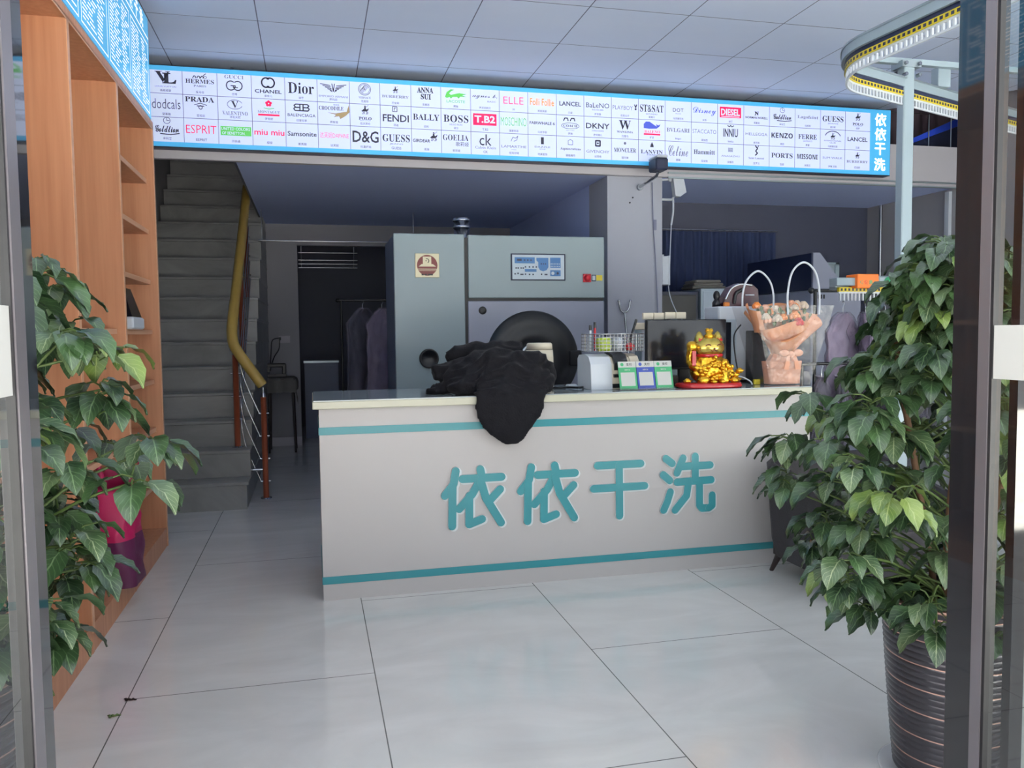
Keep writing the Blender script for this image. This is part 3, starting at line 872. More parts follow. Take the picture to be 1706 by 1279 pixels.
        q.disc(fr, x + .5 * w, z + .80 * h, .05 * w, G, n=6); T(serif('MONCLER'), K, .5, .48, .82, .2, -.004, 'box')
    elif k == 'DROP':
        q.poly(fr, [(x + a * w, z + b * h) for a, b in [(.44, .68), (.46, .8), (.51, .92), (.56, .78), (.57, .68)]], K); T(serif('LANVIN'), K, .5, .46, .82, .18, -.003, 'box'); T('PARIS', G, .5, .32, .36, .06, 0, 'box')
    elif k == 'SQ':
        for i in range(4): ST([(.42, .64 + i * .05), (.58, .64 + i * .05)], .02, G); ST([(.42 + .05 * i, .62), (.42 + .05 * i, .82)], .02, G)
        T('ANASAZHU', G, .5, .42, .7, .08, 0, 'box')
    elif k == 'YSL':
        ST([(.46, .98), (.54, .84), (.47, .72), (.54, .62), (.46, .52)], .06); ST([(.58, .98), (.52, .84)], .04)
        T(serif('Saint Laurent'), G, .5, .38, .6, .1, 0, 'box')
    elif k == 'N':
        T(serif('N'), K, .5, .62, .16, .2, .03, 'box'); T('NORMAN NORELL', K, .5, .40, .86, .11, .02, 'box')
    elif k == 'CLUB':
        ST(arc(.5, .58, .32, 20, 160, 12, .34), .05, G); horseman(q, fr, x + .5 * w, z + .64 * h, .30 * h); T('INTERNATIONAL', K, .5, .42, .7, .06, 0, 'box'); T('CLUB', K, .5, .32, .24, .06, 0, 'box')
    elif k == 'ANNA':
        T(serif('ANNA'), K, .48, .80, .54, .26, .02, 'box'); T(serif('SUI'), K, .5, .50, .34, .26, .02, 'box')
    elif k == 'BUNNY':
        T('PLAYBOY', G, .42, .52, .74, .2, -.005, 'box'); ST([(.86, .70), (.90, .56), (.94, .70)], .05); q.disc(fr, x + .90 * w, z + .48 * h, .035 * w, K, n=10)
    elif k == 'INNIU':
        ST([(.38, .92), (.46, .86), (.5, .94), (.54, .86), (.62, .92)], .04); T('INNIU', K, .5, .56, .56, .42, .02, 'box')
    elif k == 'PRADA':
        T(serif('PRADA'), K, .48, .82, .84, .22, .005, 'box'); ST([(.32, .58), (.5, .66), (.68, .58)], .03); ST(arc(.5, .48, .05, 0, 360, 10, .08), .03); ST([(.4, .54), (.6, .54)], .04)
    elif k == 'AGNES':
        T(scripty('agnes b.'), K, .5, .66, .86, .24, 0, 'box'); T('BASIC', G, .74, .44, .3, .07, 0, 'box')
    else:
        s, col, hh, sty, ww = k
        s2 = {'s': serif, 'h': heavy, 'c': scripty}.get(sty, lambda t: t)(s.split('|')[0])
        T(s2, col, .5, .56, ww, hh, .015 if sty == 'b' else (-.006 if sty == 't' else 0.0), 'box')
        if '|' in s: T(s.split('|')[1], G, .5, .56 - hh * .5 - .10, ww * .5, .08, 0, 'box')
ROWS = [
 ['LV', 'HERMES', 'GUCCI', 'CHANEL', ('Dior', K, .5, 's', .80), 'ARMANI', 'VERSACE', 'BURB', 'ANNA', 'LACOSTE', 'AGNES', ('ELLE', PK, .34, 't', .7), ('Folli Follie', OR, .34, 'b', .84), ('LANCEL', K, .22, 'b', .78), ('BaLeNO|班尼路', K, .24, 'n', .84), 'BUNNY', ('ST&SAT|SATURDAY', K, .36, 's', .88), ('DOT|MARC JACOBS', K, .18, 'n', .4), ('Disney', BL, .42, 'c', .86), 'DIESEL', 'N', 'CLOCK', ('Lagofeint', G, .2, 's', .8), ('GUESS|JEANS', K, .30, 's', .84), 'POLO'],
 [('dodcals', K, .42, 't', .84), 'PRADA', 'VALENTINO', 'MONTAGUT', 'BB', 'CROC', 'POLO', 'FENDI', ('BALLY', K, .28, 's', .88), ('BOSS|HUGO BOSS', K, .34, 's', .84), 'TB2', ('MOSCHINO', GR, .40, 't', .90), ('FAIRWHALE 6', K, .14, 'b', .88), 'COACH', ('DKNY|DONNA KARAN', K, .26, 'b', .86), 'WANL', 'WHALE', ('BVLGARI', G, .20, 's', .88), ('STACCATO', G, .20, 't', .90), 'INNIU', ('HELLEGGA', G, .14, 'n', .84), ('KENZO', K, .26, 'h', .84), ('FERRE|GIANFRANCO', K, .24, 's', .72), 'CLUB', ('LANCEL', K, .22, 'b', .80)],
 ['CLOCK', ('ESPRIT', RD, .34, 't', .88), 'BENET', ('miu miu', RD, .24, 'b', .90), ('Samsonite', K, .20, 'b', .90), ('达芙妮DAPHNE', PK, .24, 't', .90), ('D&G', K, .50, 'b', .86), ('GUESS|JEANS', K, .32, 's', .88), 'PLANE', 'GOELIA', 'CK', 'BIRD', 'TOWER', 'CREST', 'BOX', 'ROSE', 'DROP', ('Celine', G, .5, 'c', .76), ('Hammitt', K, .22, 's', .80), 'SQ', 'YSL', ('PORTS', K, .24, 's', .84), ('MISSONI', K, .24, 'h', .80), ('SLIM WALK', G, .10, 'n', .80), 'BURB']]
CAPS = [
 ['路易威登', '爱马仕', '古琦', '香奈儿', '迪奥', '阿玛尼', '范思哲', '巴宝莉', '安娜苏', '鳄鱼', '阿尼亚斯贝', '她', '芙丽芙丽', '兰姿', '班尼路', '花花公子', '星期六', '马克雅可布', '米奇', '迪赛', '诺曼诺', '金利来', '拉格菲', '盖尔斯', '保罗'],
 ['登喜路', '普拉达', '华伦天奴', '梦特娇', '巴黎世家', '鳄鱼恤', '拉夫劳伦', '芬迪', '巴利', '波士', 'T.B2', '莫斯奇诺', '马克华菲', '蔻驰', '唐可娜儿', '万里马', '班尼', 'Bvlgari', '思加图', 'inniu', '赫乐格', '高田', '费雷', '马球俱乐部', '兰姿'],
 ['金利来', 'ESPRIT', '贝纳通', '缪缪', '新秀丽', '达芙妮', '杜嘉班纳', 'GUESS', '哥弟', '歌莉娅', 'CK', '拉玛尔特', '地素服饰', '雅格狮丹', '纪梵希', '盟可睐', '浪凡', '思琳', '汉米特', '安娜苏', '圣罗兰', '宝姿', '米索尼', '诗琳 沃克', '巴宝莉']]
for ri in range(3):
    z0, z1 = ZS[2 - ri], ZS[3 - ri]
    for ci in range(25):
        x0, x1 = XS[ci], XS[ci + 1]
        q = MB()
        FL = ((sx, 7.3382 + sy_, sz), (1, 0, 0), (0, 0, 1))
        h = z1 - z0; w = x1 - x0
        logo(ri, ci, ROWS[ri][ci], q, FL, x0, z0, w, h)
        cp = CAPS[ri][ci]
        q.text(cp, FL, (x0 + w / 2, z0 + 0.13 * h, min(w * 0.13 * len(cp), w * .6), h * 0.11), G, 0.012)
        q.build('logo_print', MATS, sg)
# the shop name in a column at the right end of the sign
q = MB()
def put(ch, cx, cz, sc, ox, oz):
    FL = ((sx, 7.3395 + sy_, sz), (1, 0, 0), (0, 0, 1))
    for s in ch: q.stroke([(cx + (a - ox) * sc, cz + (b - oz) * sc) for a, b in s], 0.018, FL, 0.003, 0)
put(YI, 5.69, 3.628, 0.34, 0.89, 0.545)
put(YI, 5.69, 3.482, 0.34, 0.89, 0.545)
put(GAN, 5.69, 3.334, 0.34, 1.80, 0.535)
put(XI, 5.69, 3.178, 0.34, 2.26, 0.550)
q.build('name_lettering', 'letwhite', sg)

# ================================================================== shelf unit and price board
sh = thing('display_shelf', 'tall open beech shelving unit along the left wall', 'shelf', (-1.4, 4.7, 0))
hx, hy = 1.4, -4.7
def SB(x0, x1, y0, y1, z0, z1): return MB().box(x0 + hx, x1 + hx, y0 + hy, y1 + hy, z0, z1)
XB, XF = -1.78, -1.046
for y in (3.20, 4.165, 5.135, 6.215):
    p = SB(XB, XF - 0.004, y, y + 0.034, 0.0, 2.95).build('upright', 'wood', sh)
    SB(XF - 0.004, XF, y - 0.001, y + 0.035, 0.10 if y < 6 else 0, 2.95).build('edging', 'edge', p)
p = SB(XB, XF - 0.004, 3.20, 6.249, 2.95, 2.985).build('top_board', 'wood', sh)
SB(XF - 0.004, XF, 3.20, 6.249, 2.945, 2.96).build('edging', 'edge', p)
SB(XF - 0.02, XF, 3.20, 6.249, 2.955, 3.0).build('cornice', 'wood', sh)
SB(XB, XF - 0.004, 3.20, 6.249, 0.10, 0.135).build('bottom_board', 'wood', sh)
SB(XF - 0.03, XF - 0.006, 3.20, 6.249, 0.0, 0.10).build('plinth', 'wood', sh)
SB(XB, XB + 0.012, 3.23, 6.22, 0.13, 2.95).build('back_panel', 'wood', sh)
for y0, y1, zs in ((5.169, 6.215, (0.475, 0.86, 1.20, 1.55, 1.90, 2.25, 2.60)), (4.199, 5.135, (0.86, 1.55)), (3.234, 4.165, (0.86, 1.55))):
    for z in zs:
        b_ = SB(XB, -1.10, y0, y1, z - 0.030, z).build('shelf_board', 'wood', sh)
        SB(-1.10, -1.094, y0, y1, z - 0.030, z).build('edging', 'edge', b_)

mb_ = thing('price_board', 'lit cyan price list board standing on top of the beech shelving', 'sign', (-1.1, 4.7, 3.0))
px_, py_, pz_ = 1.1, -4.7, -3.0
MB().box(-1.13 + px_, -1.052 + px_, 3.20 + py_, 6.22 + py_, 3.001 + pz_, 3.70 + pz_).build('housing', 'alupaint', mb_)
MB().box(-1.052 + px_, -1.048 + px_, 3.21 + py_, 6.21 + py_, 3.012 + pz_, 3.69 + pz_).build('cyan_face', 'cyan', mb_)
FL = ((-1.0475 + px_, py_, pz_), (0, 1, 0), (0, 0, 1))
# four price columns with a heading band; the writing is too small to read in the photograph
rng = random.Random(5)
for k in range(5):
    a = 3.26 + k * 0.59; b = a + 0.54
    q = MB()
    for (u0, u1, v0, v1) in ((a, b, 3.50, 3.507), (a, b, 3.035, 3.042), (a, a + .007, 3.035, 3.507), (b - .007, b, 3.035, 3.507)):
        q.rect(FL, u0, u1, v0, v1)
    zz = 3.475
    while zz > 3.06:
        u = a + 0.03
        while u < b - 0.10:
            if abs(u - (a + b) / 2) > 0.04:
                l = rng.uniform(0.05, 0.12)
                q.rect(FL, u, u + l, zz - 0.008, zz)
                u += l + rng.uniform(0.015, 0.04)
            else: u += 0.03
        zz -= 0.021
    q.build('price_table', 'letwhite', mb_)
q = MB().rect(FL, 3.21, 6.20, 3.545, 3.555)
for k in range(4):
    FLc = FL
    q.text('依依干洗'[k], FLc, (5.5 + k * 0.16, 3.62, 0.12, 0.11), 0, 0.03)
q.build('heading', 'letwhite', mb_)

# things on the shelves
t = thing('shopping_bag', 'magenta and dark purple plastic bag standing in the bottom of the beech shelving', 'bag', (-1.09, 4.90, 0.137))
def bagshape(w, d, h, seed, wav=0.03, flare=0.1):
    m_ = MB(); nu, nv = 40, 22
    vs = []; fs = []
    for j in range(nv + 1):
        v = j / nv
        for i in range(nu):
            a = 2 * PI * i / nu
            c, s = math.cos(a), math.sin(a)
            e = 0.42
            x = w / 2 * math.copysign(abs(c) ** e, c) * (1 + flare * v); y = d / 2 * math.copysign(abs(s) ** e, s) * (1 - 0.35 * v)
            n_ = noise.noise(Vector((x * 9 + seed, y * 9, v * 4))) * wav * (0.3 + v)
            zz = h * v
            if v == 1: zz += 0.03 * math.sin(a * 3 + seed)
            vs.append((y + n_, x + n_, zz))
    for j in range(nv):
        for i in range(nu):
            fs.append((j * nu + i, j * nu + (i + 1) % nu, (j + 1) * nu + (i + 1) % nu, (j + 1) * nu + i))
    m_.add(vs, fs, 0, True)
    m_.add([vs[i] for i in range(nu)], [tuple(range(nu))[::-1]], 0)
    return m_, vs, nu, nv
bg, vs_, nu, nv = bagshape(0.34, 0.25, 0.58, 2, 0.045, 0.25)
for i in range(len(bg.f)):
    zc = sum(bg.v[k][2] for k in bg.f[i]) / len(bg.f[i])
    bg.m[i] = 1 if zc < 0.27 else 0
bg.build('bag_body', ['magenta', 'purple'], t)
for s in (-1, 1):
    MB().tube(smooth_path([(s * 0.12, 0.03, 0.56), (s * 0.13, 0.04, 0.66), (s * 0.09, 0.0, 0.68), (s * 0.06, 0.0, 0.56)], 5), 0.016, 8).build('handle', 'magenta', t)
t = thing('laptop_stand', 'dark tablet screen leaning on a white block on a middle shelf of the beech unit', 'tablet', (-1.215, 5.56, 1.551))
MB().box(-0.09, 0.16, -0.17, 0.17, 0.0, 0.075, bev=0.01).build('base', 'offwhite', t)
MB().add([(-0.02, -0.15, 0.076), (0.15, -0.15, 0.076), (0.15, 0.14, 0.076), (-0.02, 0.14, 0.076), (-0.04, -0.13, 0.255), (0.10, -0.13, 0.255), (0.10, 0.09, 0.255), (-0.04, 0.09, 0.255)],
         [(3, 2, 1, 0), (4, 5, 6, 7), (0, 1, 5, 4), (1, 2, 6, 5), (2, 3, 7, 6), (3, 0, 4, 7)]).build('screen', 'screen', t)
MB().tube([(0.06, 0.18, 0.06), (0.06, 0.23, 0.09), (0.06, 0.235, 0.14), (0.06, 0.18, 0.17)], 0.012, 8).build('cable_loop', 'black', t)
tag(MB().box(-0.05, 0.05, -0.045, 0.045, 0, 0.075, bev=0.012).build('small_box', 'ivory', None, (-1.17, 5.23, 1.20)), 'small white box on a shelf just below the dark tablet', 'box')
tag(MB().box(-0.04, 0.04, -0.04, 0.04, 0, 0.04, bev=0.01).build('small_box', 'ivory', None, (-1.16, 5.23, 1.90)), 'little pale block on the shelf above the dark tablet', 'box')

# ================================================================== dry cleaning machine
mc = thing('dry_cleaning_machine', 'large grey-green dry cleaning machine with a round black drum door behind the counter', 'machine', (1.5, 7.0, 0))
mx_, my_ = -1.5, -7.0
def K3(x0, x1, y0, y1, z0, z1, bev=0.0, q=None): return (q or MB()).box(x0 + mx_, x1 + mx_, y0 + my_, y1 + my_, z0, z1, 0, bev)
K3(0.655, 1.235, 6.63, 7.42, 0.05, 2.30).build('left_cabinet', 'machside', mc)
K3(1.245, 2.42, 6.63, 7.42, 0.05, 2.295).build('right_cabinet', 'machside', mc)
K3(0.60, 2.40, 6.70, 7.35, 0.0, 0.05).build('base_frame', 'black', mc)
K3(0.648, 1.222, 6.60, 6.63, 0.08, 2.306, 0.006).build('left_panel', 'machine', mc)
K3(1.252, 2.428, 6.60, 6.63, 1.79, 2.302, 0.006).build('upper_panel', 'machine', mc)
lp = K3(1.246, 2.426, 6.60, 6.63, 0.08, 1.765, 0.006).build('lower_panel', 'machlow', mc)
FM = ((mx_, 6.6 + my_, 0), (1, 0, 0), (0, 0, 1))
ring = MB().lathe([(0.10, -0.02), (0.13, -0.055), (0.25, -0.06), (0.27, -0.045), (0.30, -0.05), (0.385, -0.035), (0.40, 0.0)], (1.79 + mx_, 6.60 + my_, 1.285), 56, 0, 'Y')
dr = ring.build('drum_door', 'black', mc)
MB().lathe([(0.105, -0.05), (0.105, -0.068), (0.13, -0.068), (0.13, -0.05)], (1.79 + mx_, 6.60 + my_, 1.285), 40, 0, 'Y').build('window_ring', 'steel', dr)
MB().cyl((1.79 + mx_, 6.575 + my_, 1.285), 0.104, 0.004, 32, 0, 'Y').build('door_glass', 'screen', dr)
K3(2.09, 2.20, 6.53, 6.60, 1.22, 1.35, 0.01).build('door_handle', 'black', dr)
pq = MB().lathe([(0.0001, -0.012), (0.060, -0.014), (0.066, -0.024), (0.078, -0.022), (0.08, 0)], (0.918 + mx_, 6.60 + my_, 1.302), 32, 0, 'Y').build('porthole', 'black', mc)
MB().lathe([(0.0001, -0.006), (0.026, -0.010), (0.033, 0)], (1.367 + mx_, 6.60 + my_, 1.688), 24, 0, 'Y').build('sight_hole', 'black', mc)
cp_ = K3(1.609, 2.079, 6.590, 6.60, 1.934, 2.156, 0.003).build('control_panel', 'navy', mc)
q = MB(); F2 = ((mx_, 6.5893 + my_, 0), (1, 0, 0), (0, 0, 1))
q.rect(F2, 1.620, 2.068, 1.944, 2.146, 0)
q.rect(F2, 1.640, 1.812, 2.075, 2.125, 1, .0004).rect(F2, 1.726, 1.826, 2.006, 2.028, 1, .0004)
q.poly(F2, [(1.826, 2.122), (1.930, 2.122), (1.930, 2.045), (1.914, 2.020), (1.884, 2.010), (1.856, 2.020), (1.842, 2.045), (1.842, 2.085), (1.826, 2.10)], 1, .0004)
q.rect(F2, 1.945, 2.036, 2.040, 2.124, 1, .0004).rect(F2, 1.945, 2.036, 1.970, 2.020, 1, .0004)
q.disc(F2, 1.968, 1.995, .014, 0, .0008).disc(F2, 2.010, 1.995, .010, 2, .0008)
for x in (1.725, 1.752, 1.78): q.rect(F2, x - .007, x + .007, 2.096, 2.107, 2, .0008)
q.rect(F2, 1.66, 1.70, 2.094, 2.112, 2, .0008)
for x in (1.868, 1.886, 1.904): q.disc(F2, x, 2.072, .006, 2, .0008, 10)
for i in range(6):
    q.rect(F2, 1.95 + i * .014, 1.958 + i * .014, 2.068, 2.076, 0, .0008).rect(F2, 1.95 + i * .014, 1.958 + i * .014, 2.048, 2.056, 0, .0008)
for x, z in ((1.652, 2.036), (1.670, 2.036), (1.695, 2.036), (1.713, 2.036), (1.732, 2.046), (1.766, 2.046), (1.797, 2.046), (1.825, 2.046), (1.643, 1.988), (1.668, 1.992), (1.694, 1.984), (1.708, 1.984), (1.732, 1.986), (1.766, 1.984), (1.797, 1.984), (1.870, 1.986), (1.902, 1.984), (1.915, 1.984)):
    q.rect(F2, x - .006, x + .006, z - .006, z + .006, 2, .0008)
q.build('panel_print', ['palegrey', 'blue', 'navy'], cp_)
sw = K3(2.235, 2.306, 6.588, 6.60, 1.922, 1.992, 0.003).build('power_switch', 'red', mc)
MB().lathe([(0.0001, -0.03), (0.020, -0.03), (0.024, -0.012), (0.030, 0.0)], (2.270 + mx_, 6.588 + my_, 1.957), 20, 0, 'Y').build('switch_knob', 'red', sw)
q = MB(); q.rect(F2, 2.313, 2.350, 1.930, 1.985, 1, -.008).rect(F2, 2.319, 2.344, 1.938, 1.978, 0, -.006).rect(F2, 2.354, 2.408, 1.936, 1.982, 2, -.007)
q.build('warning_label', ['palegrey', 'navy', 'yellow'], mc)
bd = K3(0.817, 1.013, 6.592, 6.60, 1.955, 2.147, 0.003).build('badge', 'badge', mc)
q = MB(); F3 = ((mx_, 6.5916 + my_, 0), (1, 0, 0), (0, 0, 1))
q.disc(F3, 0.915, 2.052, 0.083, 0, .0006, 40)
q.rect(F3, 0.880, 0.948, 2.062, 2.122, 1, .001).poly(F3, [(0.845, 2.042), (0.870, 2.062), (0.960, 2.062), (0.987, 2.042)], 1, .001)
q.rect(F3, 0.836, 0.996, 2.020, 2.024, 1, .001).rect(F3, 0.842, 0.990, 2.008, 2.011, 1, .001)
q.stroke(arc(0.912, 2.088, 0.017, 110, -60, 10), 0.006, ((mx_, 6.5904 + my_, 0), (1, 0, 0), (0, 0, 1)), 0, 2, n=4)
q.disc(F3, 0.906, 2.088, .005, 2, .0014, 8)
for x0, x1 in ((.868, .885), (.892, .912), (.918, .960)): q.rect(F3, x0, x1, 1.972, 1.984, 2, .0014)
q.build('badge_print', ['maroon', 'badge', 'black'], bd)
fl = MB().cyl((1.325 + mx_, 7.28 + my_, 2.29), 0.070, 0.24, 24).build('flue', 'steel', mc)
MB().lathe([(0.071, 0), (0.077, 0.0), (0.077, 0.02), (0.071, 0.02)], (1.325 + mx_, 7.28 + my_, 2.50), 24).lathe([(0.071, 0), (0.077, 0.0), (0.077, 0.02), (0.071, 0.02)], (1.325 + mx_, 7.28 + my_, 2.44), 24).build('flue_band', 'chrome', fl)
# duct rising on to the soffit behind the first short length
K3(1.225, 1.252, 6.615, 6.64, 0.1, 2.28).build('panel_gap', 'rubber', mc)
K3(1.252, 2.42, 6.615, 6.64, 1.764, 1.791).build('panel_gap', 'rubber', mc)

# ================================================================== things on the counter
CT = 1.1385
# black clothes
q = MB()
def cap(pts, rs): q.tube(smooth_path(pts, 4), [rs[0] + (rs[-1] - rs[0]) * i / (4 * (len(pts) - 1)) for i in range(4 * (len(pts) - 1) + 1)], 12)
cap([(0.655, 4.84, 1.160), (0.76, 4.84, 1.175), (0.92, 4.84, 1.21)], [0.018, 0.06])
cap([(0.705, 4.90, 1.262), (0.82, 4.90, 1.275), (0.98, 4.88, 1.30)], [0.040, 0.075])
cap([(0.80, 4.98, 1.36), (0.90, 4.97, 1.385), (1.05, 4.94, 1.39), (1.25, 4.92, 1.37)], [0.035, 0.075])
q.ball((0.98, 4.90, 1.235), (0.24, 0.20, 0.105))
q.ball((1.08, 4.88, 1.31), (0.20, 0.17, 0.105))
q.ball((1.20, 4.85, 1.25), (0.22, 0.20, 0.12))
q.ball((0.93, 4.78, 1.19), (0.17, 0.12, 0.06))
cap([(1.12, 4.78, 1.31), (1.25, 4.76, 1.345), (1.36, 4.80, 1.30), (1.385, 4.84, 1.22)], [0.05, 0.07])
cap([(1.03, 4.74, 1.24), (1.16, 4.70, 1.275), (1.32, 4.72, 1.24), (1.37, 4.76, 1.19)], [0.045, 0.06])
q.ball((1.24, 4.72, 1.18), (0.16, 0.10, 0.07))
# the part hanging over the front edge
prof = [(1.30, 0.98, 1.20), (1.22, 0.93, 1.32), (1.16, 0.90, 1.345), (1.08, 0.893, 1.325), (1.02, 0.905, 1.30), (0.97, 0.93, 1.265), (0.93, 0.965, 1.235), (0.895, 1.01, 1.205), (0.868, 1.05, 1.18), (0.855, 1.075, 1.155)]
vs = []; fs = []; NS = 12
for j, (z, a, b) in enumerate(prof):
    yc = 4.60 if z < 1.15 else 4.60 + (z - 1.15) * 0.9
    for i in range(NS):
        an = 2 * PI * i / NS
        vs.append(((a + b) / 2 + (b - a) / 2 * math.cos(an), yc + 0.024 * math.sin(an) * (1.0 if z > 0.9 else 0.8), z))
for j in range(len(prof) - 1):
    for i in range(NS):
        fs.append((j * NS + i, j * NS + (i + 1) % NS, (j + 1) * NS + (i + 1) % NS, (j + 1) * NS + i))
q.add(vs, fs); q.add(vs[:NS], [tuple(range(NS))[::-1]]); q.add(vs[-NS:], [tuple(range(NS))])
def fold(c):
    w = noise.noise(Vector((c.x * 3, c.y * 4, c.z * 3))) * 1.2
    a = math.sin((c.x * 26 + c.z * 34 + w * 7)) * 0.5 + math.sin((c.x * -18 + c.z * 46 + c.y * 20 + w * 9)) * 0.5
    k = 0.016 if c.z > 1.145 else 0.003
    return k * (1 - abs(a)) * 1.3 - k * 0.6 + noise.noise(c * 22) * 0.004
ck = blob(q, 0.011, 5, fold)
cx = [(p[0] - 1.05, p[1] - 4.85, max(p[2] - CT, -0.31) if p[1] < 4.63 else max(p[2] - CT, 0.001)) for p in ck.v]
ck.v = cx
tag(ck.build('black_coat', 'cloth', None, (1.05, 4.85, CT)), 'crumpled black coat heaped on the counter and hanging over its front edge', 'clothes')
# tall ivory canister behind the coat
t = thing('canister', 'tall ivory plastic canister standing behind the black coat', 'canister', (1.42, 5.07, CT))
MB().lathe([(0.0001, 0), (0.088, 0), (0.092, 0.01), (0.090, 0.20), (0.086, 0.252), (0.0001, 0.252)], (0, 0, 0), 32).build('canister_body', 'ivory', t)
MB().lathe([(0.0001, 0.298), (0.074, 0.297), (0.082, 0.288), (0.084, 0.256), (0.0001, 0.254)], (0, 0, 0), 32).build('lid', 'ivory', t)
# cable and a plug lying beside the printer
tag(MB().tube(smooth_path([(-0.12, 0.05, 0.008), (-0.05, 0.0, 0.010), (0.02, 0.03, 0.009), (0.07, -0.03, 0.010), (0.11, 0.02, 0.009)], 6), 0.007, 8).build('power_cable', 'black', None, (1.58, 4.98, CT)), 'short black cable lying on the counter left of the label printer', 'cable')
tag(MB().box(-0.035, 0.035, -0.03, 0.03, 0, 0.022, 0, 0.008).build('adapter_plug', 'offwhite', None, (1.645, 5.10, CT)), 'small white plug on the counter left of the label printer', 'plug')

# label printer
t = thing('label_printer', 'white and dark desktop label printer with a wire basket on top of it', 'printer', (1.86, 4.96, CT))
def prof_prism(q, pts, x0, x1, mi=0):
    n = len(pts)
    vs = [(x0, a, b) for a, b in pts] + [(x1, a, b) for a, b in pts]
    fs = [tuple(range(n)), tuple(range(n, 2 * n))[::-1]] + [(i, n + i, n + (i + 1) % n, (i + 1) % n) for i in range(n)]
    return q.add(vs, fs, mi)
pr_ = [(0.15, 0.0), (0.15, 0.19), (0.12, 0.215), (0.0, 0.222), (-0.07, 0.205), (-0.11, 0.16), (-0.125, 0.0)][::-1]
prof_prism(MB(), pr_, -0.17, -0.03).build('side_cover', 'offwhite', t)
prof_prism(MB(), [(a * 0.96, b * 0.97) for a, b in pr_], -0.03, 0.10).build('printer_body', 'ivory', t)
prof_prism(MB(), [(0.12, 0.21), (0.0, 0.232), (-0.08, 0.217), (-0.122, 0.165), (-0.12, 0.12), (-0.10, 0.12), (-0.05, 0.18), (0.10, 0.18)][::-1], -0.015, 0.075).build('window_cover', 'black', t)
prof_prism(MB(), pr_, 0.10, 0.16).build('side_cover', 'ivory', t)
MB().box(-0.02, 0.08, -0.132, -0.11, 0.075, 0.095).build('paper_slot', 'black', t)
MB().box(-0.03, 0.06, -0.130, -0.11, 0.01, 0.035).build('front_foot', 'black', t)

# wire basket on the printer, and what is in it
t = thing('wire_basket', 'square mesh wire basket sitting on the label printer', 'basket', (1.88, 4.97, CT + 0.2345))
q = MB()
W0, D0, H0 = 0.175, 0.10, 0.118
for k in range(6):
    z = 0.004 + k * (H0 - 0.008) / 5
    e = 0.004 if k < 5 else 0
    q.tube([(-W0, -D0, z), (W0, -D0, z), (W0, D0, z), (-W0, D0, z)], 0.0026 if k < 5 else 0.004, 5, closed=True)
for k in range(15):
    x = -W0 + k * 2 * W0 / 14
    q.tube([(x, -D0, 0.003), (x, -D0, H0)], 0.0022, 4).tube([(x, D0, 0.003), (x, D0, H0)], 0.0022, 4).tube([(x, -D0, 0.003), (x, D0, 0.003)], 0.0022, 4)
for k in range(8):
    y = -D0 + k * 2 * D0 / 7
    q.tube([(-W0, y, 0.003), (-W0, y, H0)], 0.0022, 4).tube([(W0, y, 0.003), (W0, y, H0)], 0.0022, 4)
q.build('wire_mesh', 'steel', t)
BX, BY, BZ = 1.88, 4.97, CT + 0.2345 + 0.0065
def pen(x, y, h, mm, lab, tilt=(0, 0), capm=None, r=0.008):
    o = thing('marker_pen', lab, 'pen', (x, y, BZ))
    MB().tube([(0, 0, 0.001), (tilt[0] * .8, tilt[1] * .8, h * .8)], r, 10).build('barrel', mm, o)
    MB().tube([(tilt[0] * .8, tilt[1] * .8, h * .8), (tilt[0], tilt[1], h)], r * 1.1, 10).build('cap', capm or 'black', o)
pen(BX - 0.135, BY + 0.04, 0.165, 'offwhite', 'white marker with a dark cap at the back left corner of the wire basket')
pen(BX - 0.10, BY + 0.05, 0.185, 'redglaze', 'red marker with a dark cap beside the white marker in the wire basket')
pen(BX + 0.10, BY, 0.20, 'black', 'long black pen leaning out to the right of the wire basket', (0.075, 0.02))
tag(MB().box(-0.05, 0.04, -0.03, 0.03, 0, 0.085, 0, 0.012).build('lime_box', 'yellowgreen', None, (BX - 0.06, BY - 0.02, BZ)), 'lime green packet in the wire basket', 'packet')
tag(MB().lathe([(0.0001, 0), (0.03, 0), (0.034, 0.05), (0.03, 0.08), (0.0001, 0.085)], (0, 0, 0), 16).build('tape_roll', 'offwhite', None, (BX + 0.03, BY - 0.02, BZ)), 'white plastic tub in the middle of the wire basket', 'tub')
tag(MB().ball((0, 0, 0.026), (0.034, 0.026, 0.026)).build('red_spool', 'redglaze', None, (BX + 0.10, BY - 0.05, BZ)), 'red reel in the right of the wire basket', 'reel')

# payment sign in three panels (codes left blank)
t = thing('payment_sign', 'small green, blue and green payment stand leaning in front of the printer', 'sign', (2.025, 4.77, CT))
UP = Vector((0, 0.26, 0.965)).normalized()
for k, (cm, nm) in enumerate((('qrgreen', 'green card'), ('qrblue', 'blue card'), ('qrgreen', 'green card'))):
    x0 = -0.178 + k * 0.121; x1 = x0 + 0.117
    FS = ((0, -0.02, 0.002), (1, 0, 0), tuple(UP))
    q = MB().prism([(x0, 0), (x1, 0), (x1, 0.178), (x0, 0.178)], FS, 0.006, 0)
    c_ = q.build('card', cm, t); c_['label'] = nm
    q = MB().rect(FS, x0 + 0.012, x1 - 0.012, 0.022, 0.108, 0, 0.0066)
    q.rect(FS, x0 - (0.001 if k else 0), x1 + 0.001, 0.140, 0.178, 0, 0.0068)
    q.disc(FS, x0 + 0.026, 0.159, 0.011, 1, 0.0072, 14)
    q.text('支付', FS, (x0 + 0.072, 0.159, 0.055, 0.018), 2, 0.02, 0.0073)
    q.text('推荐使用', FS, (x0 + 0.058, 0.124, 0.06, 0.009), 0, 0.02, 0.0072)
    q.build('card_print', ['paper', cm, 'black'], c_)
